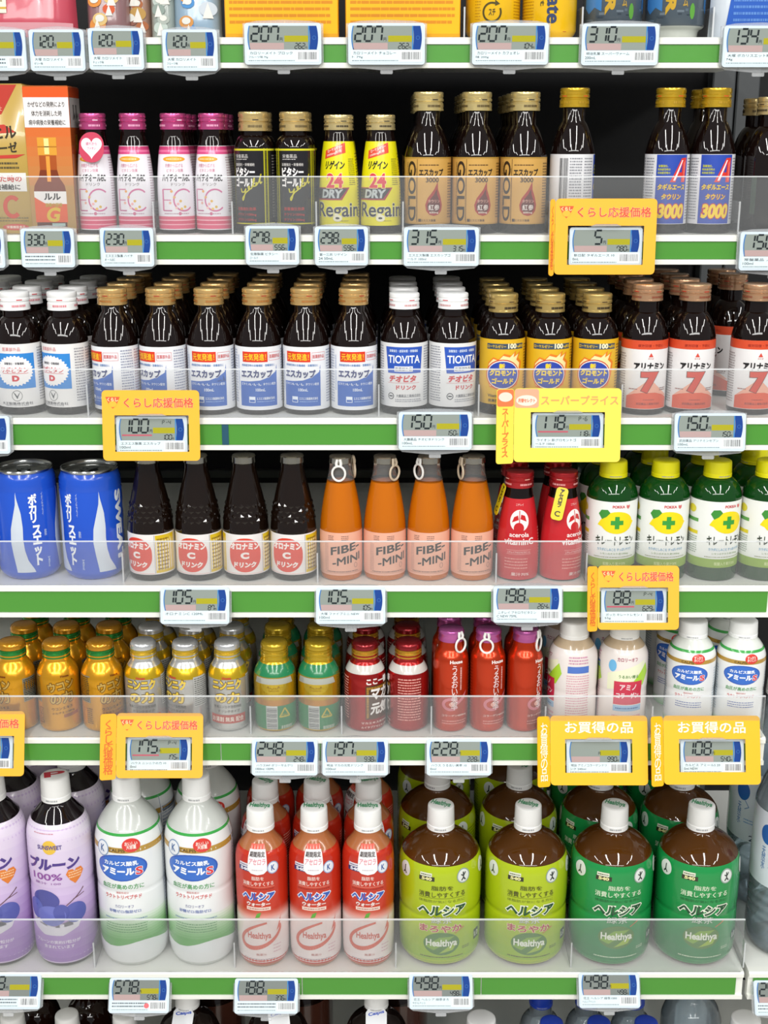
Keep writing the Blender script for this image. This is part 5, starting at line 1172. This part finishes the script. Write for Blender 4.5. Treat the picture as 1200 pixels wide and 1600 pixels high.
def gummy(seed, cols):
    def fn(w, h):
        a = Art(); rv = random.Random(seed)
        for k in range(11):
            x, z = rv.uniform(-w / 2 + 10, w / 2 - 10), 10 + k * 8 + rv.uniform(-3, 3); s = rv.uniform(6, 10)
            a.e(x, z, s, s * .8, cols[k % len(cols)], 1 + k % 3); a.e(x, z + 1, s * .6, s * .45, '#dcdcd4', 4) if k % 2 else a.p([(x - s * .6, z - s), (x + s * .6, z - s), (x, z + s * .7)], '#e4e0d8', 4)
        return a
    return fn
BAG = M('#8c6a6c', 'gloss'); BAG2 = M('#9aa39c', 'gloss')
pouch('snack_pouch', 139, 205, 0, .14, .035, BAG, 'small pouch with orange fruit pieces on top shelf', art=gummy(1, ['#d88a3c', '#d8b878', '#cc5a34']))
pouch('snack_pouch', 192, 243, 0, .14, .030, M('#9c7a6a', 'gloss'), 'small brown pouch with white flower picture on top shelf', art=gummy(2, ['#a8643c', '#8a5a4c', '#b8904c']), dy=.02)
pouch('snack_pouch', 238, 280, 0, .14, .030, BAG2, 'small grey pouch with pale discs on top shelf', art=gummy(3, ['#b8c4bc', '#a8b0a8', '#8a9890']), dy=.01)
pouch('snack_pouch', 274, 348, 0, .14, .035, M('#8fa8bc', 'gloss'), 'small pouch with blue and orange picture on top shelf', art=gummy(4, ['#4a8ac4', '#d0904c', '#c4ccd4']))
def blue_art(w, h):
    a = Art(); a.p([(-w / 2 + 14, 4), (w / 2 - 3, 4), (w / 2 - 3, h - 10), (-w / 2 + 34, h - 10)], '#2458b4', 1); a.dash(-w / 2 + 22, 14, w / 2 - 10, 46, 5, '#5a88cc', 2, .4); return a
pouch('powder_sachet', 1105, 1235, 0, .15, .03, M('#c4ccd4', 'gloss'), 'blue and white sachet at right end of top shelf', art=blue_art)

# ------------------------------------------------------------------ cartons at the left of the second shelf
def goldbox(w, h):
    a = Art(); a.p([(-w / 2 + .5, h - .5), (w / 2 - 6, h - .5), (w / 2 - 24, h - 30), (-w / 2 + .5, h - 30)], '#b83c30', 1); a.t('新製社', 6, h - 24, 22, 5, '#e0a890', 3, .02)
    a.p([(-w / 2 + 1, 107), (w / 2 - 22, 112), (w / 2 - 10, 104), (-w / 2 + 1, 100)], '#c04034', 2)
    a.t('ヒル', 18, 104, 24, 13, '#3c3424', 3, .03, rot=4); a.t('ゼリーゼ', 10, 88, 40, 11, '#3c3424', 3, .03, rot=4); a.p([(-10, 80), (w / 2 - 2, 82), (w / 2 - 12, 78), (-10, 77)], '#c04034', 2)
    a.dash(-4, 66, 30, 75, 2, '#5a5034', 2, .45); a.r(-30, 44, w / 2 - 3, 63, '#e4e2de', 2); a.t('疲れた時の', 12, 57, 40, 7, '#c04038', 3, .03); a.t('栄養補給に', 13, 48.5, 34, 6, '#2c2a28', 3, .03)
    a.r(-w / 2 + 1, 2, -12, 42, '#c8d0c4', 1); a.ring(20, 28, 10, 12, 4.4, '#c84a34', 3, 45, 315); a.dash(2, 12, 36, 18, 2, '#7a6a3c', 2, .45); a.e(22, 7, 14, 3.4, '#c8584c', 2); a.t('栄養機能食品', 22, 7, 20, 3, '#ecd8cc', 3, .02); return a
carton('drink_carton', -64, 52, 1, .152, .05, goldbox, None, 'gold and red carton cut by left edge', col='#b99a4c', gap=.014)
def lulu(w, h):
    a = Art(); a.grad(-w / 2 + .4, .6, w / 2 - .4, 50, '#a88a50', '#b98a4c', 5, 1); a.grad(-w / 2 + .4, 50, w / 2 - .4, h - .6, '#c0864a', '#e0561c', 10, 1)
    a.r(-w / 2 + .4, h - 41, w / 2 - .4, h - 11, '#e6e2e2', 2)
    for i, t in enumerate(('かぜなどの発熱により', '体力を消耗した時', '病中病後の栄養補給に')): a.t(t, 0, h - 18 - i * 9, w * .8 if i != 1 else w * .66, 5.6, '#2c2826', 3, .015)
    cx = -2
    a.r(cx - 10, 81, cx + 10, 99, '#d99a34', 2); a.r(cx - 10, 89, cx + 10, 90, '#a86a1c', 3); a.r(cx - 3, 82, cx + 2, 98, '#f4dc90', 3)
    prof = [(9, 81), (9, 66), (11, 58), (16, 50), (17, 44)]
    for (r0, z0), (r1, z1) in zip(prof[:-1], prof[1:]): a.p([(cx - r0, z0), (cx + r0, z0), (cx + r1, z1), (cx - r1, z1)], '#7a3418' if z0 < 70 else '#a8501c', 2)
    a.r(cx - 2, 54, cx + 2, 80, '#e89a3c', 3); a.r(cx - 17, 31, cx + 17, 44, '#ece8e6', 2); a.r(cx - 17, 12, cx + 17, 31, '#dc5a2a', 2); a.p([(cx - 17, 31), (cx - 17, 38), (cx - 5, 31)], '#dc5a2a', 3)
    a.t('ルル', cx + 2, 38.5, 18, 7, '#221c1c', 3, .04); a.t('滋養内服液', cx + 3, 30, 18, 4.4, '#b89a28', 3, .03); a.t('G', cx + 2, 20, 14, 15, '#d8b428', 3, .04, shear=.2); a.r(cx - 16, 7, cx + 16, 12, '#5a2c18', 2); a.r(cx, 8, cx + 14, 11, '#a8c0bc', 3)
    return a
def lulu_side(d, h):
    a = Art(); a.grad(-d / 2 + .4, .6, d / 2 - .4, h - .6, '#8a7038', '#b8401a', 8, 1); a.r(-d / 2 + .4, h - 41, d / 2 - .4, h - 11, '#b8b4b0', 2); a.t('ルル', 0, h - 26, d * .5, 16, '#1c1818', 3, .04); a.t('滋養内服液ゴールド', 0, 60, 7, 84, '#b89c1c', 3, .03, vert=True); return a
for k in range(3):
    carton('drink_carton', 51, 121, 1, .150, .047, lulu, None, ('orange carton with bottle picture, ' + ('front one', 'second in the row', 'third in the row')[k]), col='#b5602a', gap=.014, dy=k * .0485, group='orange cartons with bottle pictures', sideart=lulu_side)

# ------------------------------------------------------------------ loose things: flat bottle lying behind, pale strip on rail
# ------------------------------------------------------------------ water bottles of the neighbouring bay
R = 50
wp = chaikin([(0, 5), (R * .5, 4), (R * .7, 0), (R - 4, 4), (R, 14), (R, 40), (R - 1.6, 45), (R, 50), (R - 1.6, 56), (R, 62), (R - 1.6, 68), (R, 74), (R - 1.6, 80), (R, 86), (R, 96), (R, 190), (R - 2, 200), (R - 10, 225), (R - 24, 250), (R - 34, 272), (14.5, 284), (14.5, 296), (0, 296)], 2)
a = Art(); a.fan([(-34 + 10 * cos(t / 10 * pi), 162 + (13 if t < 14 else 13) * sin(t / 10 * pi)) for t in range(20)], '#2a62ac', 2)
a.t('2L', -14, 100, 14, 8, '#3a4258', 3, .01); a.t('天然水', -38, 130, 6, 30, '#5a84b8', 3, .01, vert=True); a.t('KIRIN', 4, 172, 22, 6, '#c83c3c', 3, .04); a.dash(-30, 118, 10, 126, 2, '#7aa0cc', 2, .4); a.t('アルカリ', 14, 140, 30, 10, '#4a84c4', 3, .03); a.stroke([(-30, 150), (-24, 142), (-30, 138)], 1, '#5a84b8', 3)
product('wat', 'water_bottle', 'bottle', 'clear ribbed two-litre water bottle with pale label', 'large clear water bottles', R,
        [('body', lathe('body', wp, [PETCLEAR], seg=44)), ('water', lathe('water', [(max(0, r - 1.2), z + (1.2 if z < 10 else 0)) for r, z in wp if z < 262] + [(0, 262)], [WATER], seg=40)), ('label', wrap('label', a, wp, 94, 190, '#d8dfe8', 'gloss'))] + petcap(15.6, 284, 304, '#f0f0f0'))
Yw = D[5] + .066
for k in range(2):
    Y = Yw + k * .108
    build('wat', (x_at(1226, Yw, ZS[5]), Y, ZS[5]), radians(-18), 'clear ribbed water bottle at right edge, ' + ('front one', 'one behind')[k])

# ------------------------------------------------------------------ bottom deck: only caps and shoulders show
ZB = .158
def low(key, desc, group, R, H, body, capcol, shoulder, caplet=None, tagtext=None, clear=False, capR=15.2, lab=None):
    pr = chaikin([(0, 3), (R * .6, 3), (R * .75, 0), (R - 1, 4), (R, 12), (R, H - shoulder - 6), (R - 1, H - shoulder), (R * .82, H - shoulder * .72), (R * .5, H - 34), (capR - 1, H - 26), (capR - 1.4, H - 10), (0, H - 10)], 2)
    ps = [('body', lathe('body', pr, [PETCLEAR if clear else M(body, 'glass')], seg=40))]
    if clear: ps.append(('water', lathe('water', [(max(0, r - 1.2), z + (1.2 if z < 10 else 0)) for r, z in pr if z < H - 34] + [(0, H - 34)], [WATER], seg=36)))
    if lab: ps.append(('label', wrap('label', Art(), pr, 20, H - shoulder - 2, lab, 'gloss', curved=True)))
    ps += petcap(capR, H - 20, H, capcol, caplet, '#3a5ac0')
    if tagtext:
        t = Art(); t.t(tagtext[0], 0, 3, 20, 5, tagtext[1], 1, .04, rot=12)
        ps += [('neck_tag', plate('neck_tag', [(-13, -14), (13, -14), (13, 4), (7, 12), (3, 22), (-3, 22), (-7, 12), (-13, 4)], [], .5, [M('#e6e8ec', 'gloss')]), (0, -(capR + 2) * .001, (H - 24) * .001), (radians(-38), 0, 0)), ('neck_tag/tag_print', flat('tag_print', t, 'gloss'))]
    product(key, 'drink_bottle', 'bottle', desc, group, R, ps)
def low_place(key, px, py, k, label, yaw=0, yoff=0.0):
    P = PROD[key]; 
    Y = D[5] + .012 + P['R'] / 1000 + yoff; z = ZB + .0002; X = x_at(px, Y, ZB + P['H'])
    build(key, (X, Y, z), radians(yaw), label)
def lowH(y, R): return (z_at(y, D[5] + .012 + R / 1000) - ZB) * 1000
specs = [('teab', 'dark brown bottle with white cap', 'brown bottles on the bottom deck', 33, 1584, '#1c0c06', '#d8d8d6', 62, None, None, False, None),
         ('tagb', 'dark bottle with white neck tag', 'tagged dark bottles on the bottom deck', 41, 1548, '#170d0a', '#e8e8e8', 60, None, ('Calpis', '#3a5ac0'), False, '#4a2a20'),
         ('blub', 'clear bottle with blue cap', 'blue-capped bottles on the bottom deck', 29, 1596, '#9ab0bc', '#1c3ca8', 60, None, None, True, None),
         ('clrb', 'clear bottle with wide white cap', 'clear bottles on the bottom deck', 40, 1590, '#b8c4c8', '#f0f0f0', 64, None, None, True, None)]
for key, desc, grp, R_, yt_, body, cc, sho, cl, tt, clr, lab in specs:
    H_ = lowH(yt_, R_); low(key, desc, grp, R_, H_, body, cc, sho, cl, tt, clr, 15.2 if key != 'clrb' else 19, lab); PROD[key]['H'] = H_ / 1000
for i, px in enumerate((330, 470, 620)):  # extra dark bottles added behind to blacken the otherwise lit deck
    low_place('tagb', px, 1548, 0, 'dark tagged bottle added to darken second row of bottom deck, %s from left' % ORD[i], yoff=.09)
for i, px in enumerate((19, 104, 194)):
    low_place('teab', px, 1584, 0, 'dark brown bottle with white cap on bottom deck, %s from left' % ORD[i])
for i, px in enumerate((52, 135)):
    low_place('teab', px, 1560, 0, 'dark brown bottle on bottom deck behind the others, %s of two' % ('left', 'right')[i], yoff=.075)
low_place('tagb', 292, 1590, 0, 'dark bottle with white neck tag, leftmost of the three', -10)
low_place('tagb', 432, 1590, 0, 'dark bottle with white neck tag, middle of the three', 12)
low_place('tagb', 588, 1585, 0, 'dark bottle with white neck tag, rightmost of the three')
low_place('clrb', 752, 1580, 0, 'clear bottle with wide white cap right of tagged bottles')
for i, px in enumerate((862, 936, 1010)):
    low_place('blub', px, 1596, 0, 'clear bottle with blue cap, %s from left, front row' % ORD[i])
for i, px in enumerate((846, 918, 990)):
    low_place('blub', px, 1575, 0, 'clear bottle with blue cap, %s from left, second row' % ORD[i], yoff=.062)
low_place('clrb', 1166, 1580, 0, 'clear bottle with wide white cap near lower right corner')
low_place('clrb', 1085, 1580, 0, 'clear bottle with wide white cap beside blue-capped bottles', yoff=.09)
bpy.data.objects.remove(_to); bpy.data.curves.remove(_tc)
